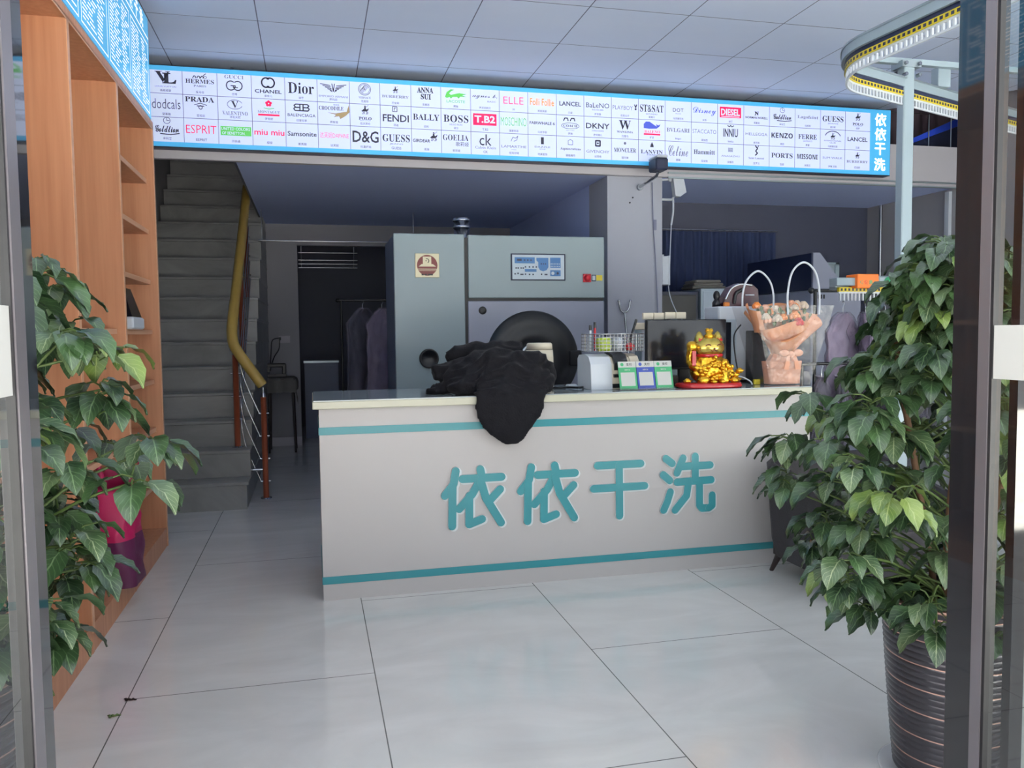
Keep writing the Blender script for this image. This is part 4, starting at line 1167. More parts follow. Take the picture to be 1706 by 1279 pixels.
MB().prism([(-0.18, 0), (0.185, 0), (0.185, 0.012), (-0.18, 0.012)], ((0, -0.028, 0.0), (1, 0, 0), (0, 0, 1)), 0.008).box(-0.18, 0.185, -0.03, 0.05, 0, 0.002).build('stand_foot', 'bagfilm', t)

# monitor
t = thing('computer_monitor', 'black flat computer monitor on the counter behind the golden cat', 'monitor', (2.45, 5.08, CT))
MB().box(-0.292, 0.292, -0.016, 0.022, 0.105, 0.440, 0, 0.006).build('screen_housing', 'black', t)
MB().box(-0.284, 0.284, -0.018, -0.016, 0.117, 0.432).build('screen', 'screen', t)
MB().box(-0.04, 0.04, 0.024, 0.05, 0.012, 0.22, 0, 0.004).build('neck', 'black', t)
MB().box(-0.15, 0.15, -0.07, 0.11, 0.0, 0.012, 0, 0.004).build('base', 'black', t)
# a low dark box under the monitor, in front
tag(MB().box(-0.075, 0.075, -0.05, 0.03, 0, 0.075, 0, 0.004).build('card_reader', 'black', None, (2.235, 4.95, CT)), 'small black device between the payment sign and the golden cat', 'device')

# white wall-socket strips standing behind the monitor
def strip(name, lab, x, n, z, w=0.077):
    o = thing(name, lab, 'socket', (x, 5.26, CT))
    # an upright carries the strip
    MB().box(-0.02, 0.02, -0.012, 0.012, 0, z + 0.01).build('upright', 'alupaint', o)
    for k in range(n):
        MB().box((k - n / 2) * (w + 0.002), (k - n / 2) * (w + 0.002) + w, -0.035, -0.012, z, z + 0.047, 0, 0.004).build('socket_block', 'ivory', o)
strip('socket_strip', 'pair of white socket blocks showing over the left of the monitor', 2.28, 2, 0.443)
strip('socket_strip', 'pair of white socket blocks showing over the middle of the monitor', 2.445, 2, 0.446)
strip('socket_strip', 'white socket block showing past the left edge of the monitor', 2.18, 1, 0.375, 0.075)

# lucky cat
t = thing('lucky_cat_statue', 'golden beckoning cat statue on a red base on the counter', 'statue', (2.47, 4.80, CT))
q = MB()
q.ball((0, 0.01, 0.115), (0.120, 0.095, 0.100), 18).ball((0.0, 0.0, 0.17), (0.098, 0.08, 0.08), 18)
q.tube(smooth_path([(-0.095, -0.01, 0.13), (-0.135, -0.02, 0.17), (-0.135, -0.03, 0.24)], 4), 0.030, 12)
q.ball((-0.132, -0.035, 0.265), 0.036, 14)
q.tube(smooth_path([(0.09, -0.02, 0.17), (0.11, -0.06, 0.11), (0.05, -0.09, 0.08)], 4), 0.030, 12)
q.ball((-0.07, -0.075, 0.05), (0.045, 0.04, 0.035)).ball((0.07, -0.075, 0.05), (0.045, 0.04, 0.035))
blob(q, 0.009, 4, lambda c: noise.noise(c * 60) * 0.004).build('cat_body', 'gold', t)
q = MB()
q.ball((0.0, -0.01, 0.255), (0.105, 0.075, 0.070), 18)
blob(q, 0.008, 4).build('cat_head', 'goldface', t)
for s in (-1, 1):
    e = MB().lathe([(0.034, 0), (0.028, 0.03), (0.014, 0.058), (0.0001, 0.068)], (s * 0.064, 0.0, 0.292), 14)
    eo = e.build('ear', 'goldface', t)
    e = MB().add([(s * 0.064 - 0.022, -0.036, 0.298), (s * 0.064 + 0.022, -0.036, 0.298), (s * 0.064, -0.012, 0.345), (s * 0.064, -0.030, 0.298)], [(0, 1, 2)]).build('inner_ear', 'redglaze', eo)
q = MB()
FK = ((0, -0.0865, 0), (1, 0, 0), (0, 0, 1))
for s in (-1, 1):
    q.tube([(s * 0.04 + a * 0.018, -0.083 + abs(a) * .003, 0.268 + 0.008 * (1 - a * a)) for a in (-1, -.5, 0, .5, 1)], 0.003, 6)
q.tube([(-0.022, -0.082, 0.240), (-0.010, -0.086, 0.232), (0, -0.086, 0.240), (0.010, -0.086, 0.232), (0.022, -0.082, 0.240)], 0.003, 6)
q.ball((0, -0.087, 0.248), 0.006, 8)
q.build('face_lines', 'maroon', t)
MB().lathe([(0.088, 0.197), (0.093, 0.206), (0.088, 0.215)], (0, -0.005, 0), 28).build('collar', 'redglaze', t)
MB().ball((0, -0.098, 0.195), 0.014, 10).build('bell', 'gold', t)
q = MB().lathe([(0.0001, 0.0), (0.03, 0.0), (0.034, 0.018), (0.02, 0.028), (0.024, 0.045), (0.0001, 0.05)], (0, -0.01, 0.315), 16)
q.ball((-0.012, -0.01, 0.365), 0.016, 8).ball((0.014, -0.01, 0.362), 0.016, 8)
q.build('head_ingot', 'gold', t)
MB().box(-0.145, -0.12, -0.072, -0.066, 0.14, 0.235).build('red_scroll', 'redglaze', t)
q = MB()
for i in range(64):
    a = random.uniform(0, 2 * PI); rr = random.uniform(0.4, 1)
    x = 0.135 * rr * math.cos(a) + 0.0; z = 0.11 + 0.075 * rr * math.sin(a)
    q.ball((x, -0.085 - random.uniform(0, .02) * (1 - rr), max(z, 0.04)), (random.uniform(.012, .02), .012, random.uniform(.01, .016)), 8)
q.build('coin_relief', 'gold', t)
q = MB()
def ingot(q, x, y, z, s):
    q.ball((x, y, z + 0.02 * s), (0.022 * s, 0.02 * s, 0.018 * s), 10)
    q.lathe([(0.0001, 0), (0.018 * s, 0), (0.034 * s, 0.022 * s), (0.030 * s, 0.024 * s), (0.0001, 0.018 * s)], (x, y, z), 14)
for a in ((-0.17, -0.05, 0.030, 0.9), (0.16, -0.05, 0.03, 1.1), (0.13, -0.10, 0.03, 1.0), (0.19, -0.02, 0.03, 1.0), (0.165, -0.045, 0.062, 1.0), (0.12, -0.06, 0.065, 1.0), (0.19, -0.06, 0.09, 0.9), (-0.02, -0.12, 0.03, 0.7), (0.04, -0.12, 0.03, 0.7)):
    ingot(q, *a)
q.build('gold_ingots', 'gold', t)
prof_ = [(0.0001, 0), (1.0, 0), (1.04, 0.010), (1.0, 0.030), (0.0001, 0.031)]
m2 = MB(); N_ = 40; vs = []; fs = []
for r, h in prof_:
    for k in range(N_):
        a = 2 * PI * k / N_
        c, s = math.cos(a), math.sin(a)
        vs.append((r * 0.208 * math.copysign(abs(c) ** .7, c), r * 0.135 * math.copysign(abs(s) ** .7, s), h))
for j in range(len(prof_) - 1):
    for k in range(N_): fs.append((j * N_ + k, j * N_ + (k + 1) % N_, (j + 1) * N_ + (k + 1) % N_, (j + 1) * N_ + k))
m2.add(vs, fs, 0, True).build('red_base', 'redglaze', t)

# white microwave-like cabinet behind the cat
t = thing('microwave_oven', 'white microwave oven with a dark door window on the counter behind the flower bag', 'oven', (2.86, 5.24, CT))
MB().box(-0.115, 0.23, -0.05, 0.16, 0.012, 0.530, 0, 0.008).build('oven_body', 'offwhite', t)
MB().box(-0.112, 0.226, -0.068, -0.05, 0.02, 0.525, 0, 0.006).build('oven_door', 'offwhite', t)
MB().box(-0.100, 0.015, -0.074, -0.068, 0.05, 0.440, 0, 0.003).build('door_frame', 'palegrey', t)
MB().box(-0.095, -0.030, -0.078, -0.074, 0.06, 0.42).build('door_window', 'screen', t)
MB().box(-0.1, 0.2, -0.03, 0.14, 0, 0.012).build('feet', 'black', t)
# dark unit right of it
tag(MB().box(-0.03, 0.09, -0.05, 0.045, 0, 0.36, 0, 0.006).build('terminal_case', 'black', None, (2.96, 5.10, CT)), 'black box case between the microwave and the flower bag', 'case')
tag(MB().box(-0.022, 0.022, -0.012, 0.012, 0, 0.035, 0, 0.003).build('yellow_tag', 'yellow', None, (2.875, 4.90, CT)), 'tiny yellow plastic tag at the foot of the flower bag', 'tag')
for i, (p, lab, mm) in enumerate((([(0, 0, 0.40), (-0.06, -0.02, 0.33), (-0.075, -0.06, 0.2), (-0.07, -0.10, 0.06), (-0.06, -0.1, 0.008)], 'thin black cable hanging down beside the microwave', 'black'),
      ([(-0.10, -0.06, 0.06), (-0.04, -0.10, 0.055), (0.0, -0.14, 0.03), (0.0, -0.17, 0.008)], 'white cable curling off the golden cat base', 'offwhite'))):
    tag(MB().tube(smooth_path(p, 6), 0.005, 7).build('cable', mm, None, (2.83, 5.03, CT) if i == 0 else (2.79, 4.98, CT)), lab, 'cable')

# steam iron, spray head and other things on top of the microwave
t = thing('steam_iron', 'dark red steam iron standing on the microwave', 'iron', (2.97, 5.30, CT + 0.531))
q = MB()
pts = [(-0.15, 0.0), (-0.135, 0.07), (-0.09, 0.135), (-0.02, 0.165), (0.07, 0.160), (0.12, 0.12), (0.13, 0.0)]
prof2 = [(a, b) for a, b in pts]
q.prism(prof2, ((0, -0.045, 0), (1, 0, 0), (0, 0, 1)), -0.09)
q.build('iron_body', 'darkred', t)
MB().tube(smooth_path([(-0.135, -0.048, 0.05), (-0.09, -0.048, 0.125), (-0.02, -0.048, 0.155), (0.07, -0.048, 0.148)], 6), 0.006, 8).build('trim_line', 'chrome', t)
MB().tube(smooth_path([(-0.07, -0.05, 0.02), (-0.055, -0.052, 0.09), (0.0, -0.052, 0.12)], 6), 0.012, 8).build('handle', 'black', t)
MB().box(0.02, 0.09, -0.048, -0.045, 0.078, 0.084).build('trim_line', 'palegrey', t)
t = thing('spray_bottle', 'small black round headed sprayer left of the dark red iron', 'sprayer', (2.79, 5.30, CT + 0.531))
MB().lathe([(0.0001, 0), (0.03, 0), (0.03, 0.03), (0.016, 0.05)], (0, 0, 0), 16).build('bottle', 'black', t)
MB().ball((0, 0, 0.078), (0.024, 0.024, 0.036), 14).build('spray_head', 'black', t)
tag(MB().box(-0.02, 0.02, -0.015, 0.015, 0, 0.03, 0, 0.006).build('orange_clip', 'petalorange', None, (2.835, 5.24, CT + 0.531)), 'tiny orange clip between the sprayer and the iron', 'clip')

# flower bouquet in a clear carrier bag
t = thing('flower_bouquet', 'bouquet wrapped in tan and pink paper inside the clear bag', 'bouquet', (3.04, 4.86, CT + 0.006))
def ruffle(r0, r1, z0, z1, n, amp, ph, ax=1.0, ay=0.6, cut=None, mi=0, cx=0, cy=0, jag=0.05):
    m_ = MB(); N_ = 48; V = 10; vs = []; fs = []
    for j in range(V + 1):
        v = j / V
        for k in range(N_ + 1):
            a = (cut[0] + (cut[1] - cut[0]) * k / N_) if cut else 2 * PI * k / N_
            rr = r0 + (r1 - r0) * v ** 1.2 + amp * v * math.sin(n * a + ph)
            zz = z0 + (z1 - z0) * v + (jag * v * math.sin(a * 2.5 + ph * 2))
            vs.append((cx + rr * ax * math.cos(a), cy + rr * ay * math.sin(a), zz))
    for j in range(V):
        for k in range(N_): fs.append((j * (N_ + 1) + k, j * (N_ + 1) + k + 1, (j + 1) * (N_ + 1) + k + 1, (j + 1) * (N_ + 1) + k))
    return m_.add(vs, fs, mi, True)
ruffle(0.125, 0.135, 0.0, 0.15, 7, 0.010, 0.3, 1.0, 0.62, jag=0).build('wrap_foot', 'kraft2', t)
ruffle(0.135, 0.075, 0.10, 0.20, 9, 0.008, 1.3, 1.0, 0.7, jag=0).build('wrap_waist', 'kraft2', t)
ruffle(0.075, 0.22, 0.19, 0.385, 5, 0.014, 0.8, 1.0, 0.48, (PI * 0.95, PI * 2.05), jag=0.03).build('paper_wrap', 'kraft', t)
ruffle(0.08, 0.255, 0.20, 0.50, 4, 0.02, 2.2, 1.0, 0.50, (0, PI), jag=0.04).build('paper_wrap', 'kraft', t)
ruffle(0.07, 0.265, 0.19, 0.42, 3, 0.02, 2.2, 1.0, 0.50, (-0.9, 0.35), jag=0.05).build('paper_wrap', 'kraft2', t)
ruffle(0.078, 0.24, 0.19, 0.33, 3, 0.02, 0.2, 1.0, 0.56, (PI * 1.15, PI * 1.62), jag=0.05).build('paper_wrap', 'kraft', t)
ruffle(0.20, 0.262, 0.34, 0.51, 4, 0.01, 0.8, 1.0, 0.50, (PI * 0.85, PI * 1.2), jag=0.03).build('paper_wrap', 'kraft', t)
b_ = MB()
b_.ball((0, -0.10, 0.195), (0.03, 0.018, 0.022), 10)
for s in (-1, 1):
    b_.ball((s * 0.05, -0.105, 0.205), (0.04, 0.012, 0.024), 10)
    b_.add([(s * 0.01, -0.112, 0.19), (s * 0.035, -0.112, 0.185), (s * 0.06, -0.12, 0.10), (s * 0.025, -0.12, 0.095)], [(0, 1, 2, 3)])
b_.build('ribbon_bow', 'kraft2', t)
rng = random.Random(3)
def flower(x, y, z, r, mm):
    q = MB()
    for l in range(3):
        for k in range(6):
            a = k * PI / 3 + l * 0.5; rr = r * (0.62 - 0.2 * l)
            q.ball((x + rr * math.cos(a), y + rr * .7 * math.sin(a), z + r * (0.1 + 0.22 * l)), (r * .36, r * .34, r * .42), 8)
    q.ball((x, y, z + r * .5), r * .3, 8)
    q.build('flower', mm, t)
for i in range(13):
    x = rng.uniform(-0.19, 0.20); y = rng.uniform(-0.07, 0.06); z = 0.41 + 0.10 * (y + .07) / .13 + rng.uniform(-.02, .03)
    flower(x, y, z, rng.uniform(0.032, 0.045), rng.choice(['petal', 'petal', 'petal', 'kraft2', 'petalorange']))
flower(0.065, -0.085, 0.395, 0.042, 'petalred')
flower(-0.09, -0.085, 0.42, 0.040, 'petal')
q = MB()
for i in range(34):
    x = rng.uniform(-0.2, 0.2); y = rng.uniform(-0.08, 0.07); z = rng.uniform(0.40, 0.50)
    q.ball((x, y, z), (0.016, 0.006, 0.022), 6)
q.build('small_leaves', 'stemgreen', t)
t = thing('clear_carrier_bag', 'clear plastic carrier bag with two white loop handles around the flower bouquet', 'bag', (3.04, 4.86, CT))
m_ = MB()
for (x0, z0, x1, z1, x2, z2, x3, z3) in ((-0.145, 0, 0.145, 0, 0.285, 0.52, -0.29, 0.52),):
    P = [(x0, -0.10, 0), (x1, -0.10, 0), (x1, 0.10, 0), (x0, 0.10, 0), (x3, -0.15, z3), (x2, -0.15, z2), (x2, 0.15, z2), (x3, 0.15, z3)]
    m_.add(P, [(3, 2, 1, 0), (0, 1, 5, 4), (1, 2, 6, 5), (2, 3, 7, 6), (3, 0, 4, 7)])
m_.build('bag_film', 'bagfilm', t)
hm = []
for (xa, xb, y, top) in ((-0.215, 0.01, 0.135, 0.76), (-0.06, 0.165, -0.158, 0.795)):
    MB().tube(smooth_path([(xa, y, 0.46), (xa - 0.003, y, 0.60), (xa + 0.03, y, top - 0.06), ((xa + xb) / 2, y, top), (xb - 0.03, y, top - 0.06), (xb + 0.003, y, 0.60), (xb, y, 0.46)], 7), 0.0068, 8).build('handle', 'offwhite', t)

# brown glass jar
t = thing('glass_jar', 'brown tinted glass jar at the right end of the counter', 'jar', (3.07, 4.72, CT))
t.location = Vector((3.075, 5.02, CT)) * S
MB().lathe([(0.0001, 0), (0.045, 0), (0.048, 0.01), (0.048, 0.12), (0.036, 0.14), (0.036, 0.15)], (0.0, 0, 0), 20).build('jar_body', 'jar', t)

# ================================================================== potted plants
def leaf_shape(q, base, d, L_, W_, droop, roll, mi):
    """ovate drip-tip leaf: base point, outward unit direction, length, width, droop angle"""
    NU, NVv = 6, 2
    d = Vector((d[0], d[1], 0)).normalized() if abs(d[0]) + abs(d[1]) > 1e-5 else Vector((1, 0, 0))
    side = Vector((0, 0, 1)).cross(d).normalized()
    side = (Matrix.Rotation(roll, 3, d) @ side)
    P = Vector(base); an = droop[0]
    vs = []; uvs = {}
    for i in range(NU + 1):
        u = i / NU
        an = droop[0] + (droop[1] - droop[0]) * u
        t_ = d * math.cos(an) + Vector((0, 0, -1)) * math.sin(an)
        nrm = t_.cross(side).normalized() * -1
        if nrm.z < 0 and abs(nrm.z) > 0.05: nrm = -nrm
        w = W_ * 0.5 * (math.sin(PI * min(1, u ** 0.72 * 0.94 + 0.03)) ** 0.9) * (1 - 0.25 * u)
        if i == 0: w = W_ * 0.16
        if i == NU: w = 0.0006
        for j in range(-NVv, NVv + 1):
            v = j / NVv
            vs.append(P + side * w * v + nrm * (abs(v) * w * 0.32 + 0.0035 * math.sin(u * 15 + j * 2)) + d * (-0.10 * abs(v) * w if i < 2 else 0))
        P = P + t_ * (L_ / NU)
    R_ = 2 * NVv + 1
    fs = []; us = []
    for i in range(NU):
        for j in range(R_ - 1):
            fs.append((i * R_ + j, i * R_ + j + 1, (i + 1) * R_ + j + 1, (i + 1) * R_ + j))
            va, vb = (j - NVv) / NVv, (j + 1 - NVv) / NVv
            us.append(((i / NU, va), (i / NU, vb), ((i + 1) / NU, vb), ((i + 1) / NU, va)))
    q.add(vs, fs, mi, True, us)
def plant(name, label, cx_, cy_, env, nclus, seed, soil_z, lf, pot_fn, keep=None, young=0.14):
    rng = random.Random(seed)
    t = thing(name, label, 'plant', (cx_, cy_, 0))
    pot_fn(t)
    canes = []
    cq = MB()
    for k in range(4):
        a = k * 1.6 + 0.4; r0 = 0.05
        top = env[-1][0] - 0.18 - 0.12 * k
        pts = [(r0 * math.cos(a), r0 * math.sin(a), soil_z - 0.02)]
        for j in range(1, 7):
            z = soil_z + (top - soil_z) * j / 6
            rr = r0 + 0.03 * j
            pts.append((rr * math.cos(a + 0.1 * j) * .8, rr * math.sin(a + 0.1 * j) * .8, z))
        canes.append(pts)
        cq.tube(smooth_path(pts, 3), 0.011, 7)
    cq.build('canes', 'bark', t)
    fq = MB(); bq = MB()
    def radius(z):
        for i in range(len(env) - 1):
            if env[i][0] <= z <= env[i + 1][0]:
                f = (z - env[i][0]) / (env[i + 1][0] - env[i][0])
                return env[i][1] + (env[i + 1][1] - env[i][1]) * f
        return 0.05
    for c in range(nclus):
        z = env[0][0] + (env[-1][0] - env[0][0]) * ((c + rng.random()) / nclus)
        a = c * 2.39996 + rng.uniform(-.4, .4)
        R0 = radius(z)
        rr = R0 * (rng.uniform(0.62, 0.98) if c % 3 else rng.uniform(0.25, 0.6))
        P = Vector((rr * math.cos(a), rr * math.sin(a), z))
        if keep and not keep(P): continue
        cane = canes[rng.randrange(4)]
        zb = max(soil_z + 0.05, z - rr * 0.6)
        f = min(5, max(0, (zb - cane[0][2]) / (cane[-1][2] - cane[0][2]) * 6))
        i0 = min(5, int(f))
        B = Vector(cane[i0]).lerp(Vector(cane[i0 + 1]), min(1.0, f - i0))
        mid = B.lerp(P, 0.55) + Vector((0, 0, 0.05))
        bq.tube(smooth_path([B, mid, P], 4), [0.0045] * 6 + [0.004, 0.0035, 0.003], 5)
        isy = rng.random() < young
        out = Vector((math.cos(a), math.sin(a), 0))
        n = rng.randint(6, 9)
        for l in range(n):
            la = a + (l - (n - 1) / 2) * (4.6 / n) + rng.uniform(-.25, .25)
            dd = Vector((math.cos(la), math.sin(la), 0))
            pl = rng.uniform(0.02, 0.07)
            st_ = P + Vector((0, 0, rng.uniform(-0.02, 0.03)))
            tip = st_ + dd * pl + Vector((0, 0, rng.uniform(-0.01, 0.025)))
            bq.tube([st_, st_.lerp(tip, .5) + Vector((0, 0, .008)), tip], 0.0025, 4)
            Ls = lf * rng.uniform(0.75, 1.25)
            d0 = rng.uniform(0.1, 0.7); d1 = rng.uniform(1.0, 1.45)
            mi = 1 if (isy and rng.random() < .7) else (2 if rng.random() < 0.25 else 0)
            leaf_shape(fq, tip, dd, Ls, Ls * rng.uniform(0.60, 0.75), (d0, d1), rng.uniform(-.35, .35), mi)
    bq.build('branches', 'stemgreen', t)
    fq.build('foliage', ['leaf', 'leafyoung', 'leafpale'], t)
    return t
def tall_pot(t):
    pr = []; mis = []
    H_ = 0.62; NR = 29
    pr.append((0.0001, 0.03)); 
    pr.append((0.150, 0.03))
    for k in range(NR):
        z0 = 0.035 + (H_ - 0.035) * k / NR; z1 = 0.035 + (H_ - 0.035) * (k + 1) / NR
        g = lambda z: 0.158 + 0.052 * (z / H_) ** 0.8
        pr += [(g(z0), z0 + 0.001), (g(z0) + 0.005, (z0 + z1) / 2), (g(z1), z1 - 0.003)]
    for i in range(len(pr) - 1):
        k = (i - 2) // 3
        mis.append(1 if (i >= 2 and (i - 2) % 3 == 2 and k % 4 == 3) else 0)
    pr += [(0.216, H_), (0.218, H_ + 0.008), (0.205, H_ + 0.010), (0.200, H_ - 0.03), (0.0001, H_ - 0.03)]
    mis += [1, 1, 1, 0, 2]
    MB().lathe(pr, (0, 0, 0), 56, 0, 'Z', mis).build('pot', ['potdark', 'potline', 'soil'], t)
    MB().lathe([(0.0001, 0.0), (0.19, 0.0), (0.215, 0.028), (0.208, 0.03), (0.18, 0.012), (0.0001, 0.012)], (0, 0, 0), 40).build('saucer', 'saucer', t)
envR = [(0.56, 0.30), (0.68, 0.46), (0.85, 0.56), (1.05, 0.60), (1.22, 0.48), (1.36, 0.38), (1.46, 0.26), (1.56, 0.18), (1.70, 0.16), (1.77, 0.08)]
keepR = lambda P: P.y > -0.36 and not (P.x > 0.0 and P.y < -0.30)
plant('potted_plant', 'large bushy green plant in a dark ribbed pot, right of the doorway', 2.02, 2.22, envR, 185, 11, 0.57, 0.098, tall_pot, keepR)
envL = [(0.60, 0.26), (0.74, 0.32), (0.95, 0.38), (1.08, 0.52), (1.2, 0.57), (1.30, 0.48), (1.40, 0.44), (1.55, 0.42), (1.66, 0.34), (1.76, 0.12)]
keepL = lambda P: P.y > -0.42 and P.x > -0.62
plant('potted_plant', 'green plant with drooping branches left of the doorway, in front of the beech shelving', -0.97, 2.36, envL, 150, 23, 0.57, 0.108, tall_pot, keepL)

# ================================================================== armchair in front of the counter
t = thing('armchair', 'low charcoal armchair with tapered wooden legs, half hidden behind the right hand plant', 'chair', (3.10, 4.18, 0))
def cushion(x0, x1, y0, y1, z0, z1, r=0.04):
    q = MB(); 
    return q.box(x0, x1, y0, y1, z0, z1, 0, r)
q = MB()
# shell seen from above: back and two arms in one sweep, leaning outwards
N_ = 26; vs = []; fs = []
path = []
for i in range(N_ + 1):
    u = i / N_
    if u < 0.3: path.append((-0.40, -0.40 + u / 0.3 * 0.62))
    elif u < 0.38:
        a = (u - .3) / .08 * PI / 2; path.append((-0.40 + 0.10 * (1 - math.cos(a)), 0.22 + 0.12 * math.sin(a)))
    elif u < 0.62: path.append((-0.30 + (u - .38) / .24 * 0.60, 0.34))
    elif u < 0.70:
        a = (u - .62) / .08 * PI / 2; path.append((0.30 + 0.10 * math.sin(a), 0.34 - 0.12 * (1 - math.cos(a))))
    else: path.append((0.40, 0.22 - (u - .7) / .3 * 0.62))
T_ = 0.09
for i, (x, y) in enumerate(path):
    u = i / N_
    hh = 0.73 - 0.17 * max(0, abs(u - .5) - .12) / .38
    zi = 0.115
    inx, iny = (-x, -y * 0.2 - 0.05); l = math.hypot(inx, iny); inx /= l; iny /= l
    if 0.38 <= u <= 0.62: inx, iny = 0, -1
    if u < .3 : inx, iny = 1, 0
    if u > .7: inx, iny = -1, 0
    for (k, z, o) in ((0, zi, -0.035), (0, zi + .1, -0.01), (0, hh - .03, 0.025), (0.03, hh, 0.02), (T_ - .03, hh, 0.02), (T_, hh - .03, 0.02), (T_, zi, 0)):
        vs.append((x + inx * k - inx * o, y + iny * k - iny * o, z))
for i in range(N_):
    for k in range(7):
        fs.append((i * 7 + k, i * 7 + (k + 1) % 7, (i + 1) * 7 + (k + 1) % 7, (i + 1) * 7 + k))
q.add(vs, fs, 0, False)
q.add(vs[:7], [tuple(range(7))[::-1]]).add(vs[-7:], [tuple(range(7))])
q.build('shell', 'sofa', t)
cushion(-0.32, 0.32, -0.42, 0.26, 0.24, 0.43, 0.04).build('seat_cushion', 'sofa', t)
MB().box(-0.36, 0.36, -0.38, 0.28, 0.12, 0.24).build('seat_frame', 'sofa', t)
for x in (-0.33, 0.33):
    for y in (-0.34, 0.28):
        MB().tube([(x * 1.05, y * 1.08 + 0.02, 0.0), (x * 0.93, y * 0.95, 0.15)], [0.013, 0.026], 10).build('leg', 'darkwood', t)

# ================================================================== garment conveyor
gc = thing('garment_conveyor', 'aluminium garment conveyor with a looped overhead track and yellow chain at upper right', 'conveyor', (3.75, 4.6, 0))
gx, gy = -3.75, -4.6
def rounded(P, r, n=6):
    out = []
    N = len(P)
    for i in range(N):
        a, b, c = Vector(P[i - 1]), Vector(P[i]), Vector(P[(i + 1) % N])
        d1 = (a - b).normalized(); d2 = (c - b).normalized()
        ang = math.acos(max(-1, min(1, d1.dot(d2))))
        k = min(r / math.tan(ang / 2), (a - b).length * .48, (c - b).length * .48)
        s_, e_ = b + d1 * k, b + d2 * k
        for j in range(n + 1):
            u = j / n
            out.append((1 - u) ** 2 * s_ + 2 * u * (1 - u) * b + u * u * e_)
    return out
def resample(P, step):
    out = []; N = len(P); acc = 0.0
    for i in range(N):
        a, b = P[i], P[(i + 1) % N]
        l = (b - a).length
        while acc < l:
            out.append((a.lerp(b, acc / l), (b - a).normalized()))
            acc += step
        acc -= l
    return out
TRK = [(3.10, 2.55), (2.98, 4.12), (3.16, 4.40), (5.35, 5.20), (5.75, 4.9), (5.75, 2.8), (4.6, 2.25), (3.4, 2.2)]
def band(q, P, off0, off1, z0, z1, mi=0):
    """closed band of rectangular section following the loop"""
    N = len(P); vs = []
    for i in range(N):
        t_ = (P[(i + 1) % N] - P[i - 1]).normalized()
        n_ = Vector((-t_.y, t_.x))
        for o, z in ((off0, z0), (off1, z0), (off1, z1), (off0, z1)):
            p = P[i] + n_ * o
            vs.append((p.x + gx, p.y + gy, z))
    fs = []
    for i in range(N):
        j = (i + 1) % N
        for k in range(4): fs.append((i * 4 + k, i * 4 + (k + 1) % 4, j * 4 + (k + 1) % 4, j * 4 + k))
    q.add(vs, fs, mi)
    return q
def track(zr, parts=True, extra=0.0):
    P = rounded([Vector(p) for p in TRK], 0.45, 9)
    P = [Vector((p.x, p.y)) for p in P]
    band(MB(), P, -0.02, 0.03, zr + 0.005, zr + 0.055).build('track_rail', 'alupaint', gc)
    band(MB(), P, -0.025, 0.036, zr + 0.055, zr + 0.066).build('track_rail', 'alu', gc)
    band(MB(), P, -0.012, 0.012, zr - 0.020, zr + 0.004).build('rail_shade_band', 'navy', gc)  # solid navy band paints the shade between rail and chain
    band(MB(), P, -0.012, 0.012, zr - 0.050, zr - 0.020).build('chain', 'yellow', gc)
    q = MB()
    RS_ = resample(P, 0.034)
    for p, t_ in RS_:
        n_ = Vector((-t_.y, t_.x))
        a = p - t_ * 0.010; b = p + t_ * 0.010
        for o in (-0.0135, 0.0135):
            A = a + n_ * o; B = b + n_ * o
            q.add([(A.x + gx, A.y + gy, zr - 0.044), (B.x + gx, B.y + gy, zr - 0.044), (B.x + gx, B.y + gy, zr - 0.027), (A.x + gx, A.y + gy, zr - 0.027)], [(0, 1, 2, 3)])
    q.build('chain_link_slots', 'navy', gc)
    q = MB()
    band(q, P, -0.006, 0.006, zr - 0.062, zr - 0.050)
    band(q, P, -0.006, 0.006, zr - 0.108, zr - 0.098)
    for p, t_ in RS_:
        n_ = Vector((-t_.y, t_.x))
        A = p - t_ * 0.006 + n_ * 0.006; B = p + t_ * 0.006 + n_ * 0.006; C_ = p + t_ * 0.006 - n_ * 0.006; D = p - t_ * 0.006 - n_ * 0.006
        vs = [(v.x + gx, v.y + gy, z) for z in (zr - 0.098, zr - 0.062) for v in (A, B, C_, D)]
        q.add(vs, [(0, 1, 5, 4), (1, 2, 6, 5), (2, 3, 7, 6), (3, 0, 4, 7)])
    q.build('slotted_strip', 'offwhite', gc)
    return P
PT = track(3.045)
# carriers, joints and cross members under and over the upper track
def gbox(x0, x1, y0, y1, z0, z1, name, mm, bev=0.0): return MB().box(x0 + gx, x1 + gx, y0 + gy, y1 + gy, z0, z1, 0, bev).build(name, mm, gc)
gbox(3.73, 3.81, 4.59, 4.66, 0.0, 3.20, 'support_post', 'alupaint', 0.006)
gbox(3.65, 3.91, 4.52, 4.72, 0.0, 0.02, 'foot_plate', 'alupaint')
gbox(4.10, 4.20, 4.72, 4.79, 3.11, 3.24, 'hanger_post', 'alupaint', 0.004)
gbox(3.50, 5.72, 4.61, 4.65, 3.20, 3.235, 'cross_member', 'alupaint')
gbox(3.015, 3.06, 3.32, 3.42, 3.105, 3.14, 'rail_joint', 'alupaint', 0.004)
gbox(3.70, 3.84, 4.57, 4.68, 3.17, 3.21, 'bracket', 'alu')
for (x, z) in ((3.72, 3.19), (3.82, 3.19), (3.72, 3.12), (3.82, 3.12)):
    MB().cyl((x + gx, 4.555 + gy, z), 0.012, 0.03, 8, 0, 'Y').build('bolt', 'steel', gc)
gbox(3.74, 3.80, 4.66, 4.70, 3.06, 3.17, 'bracket', 'navy')
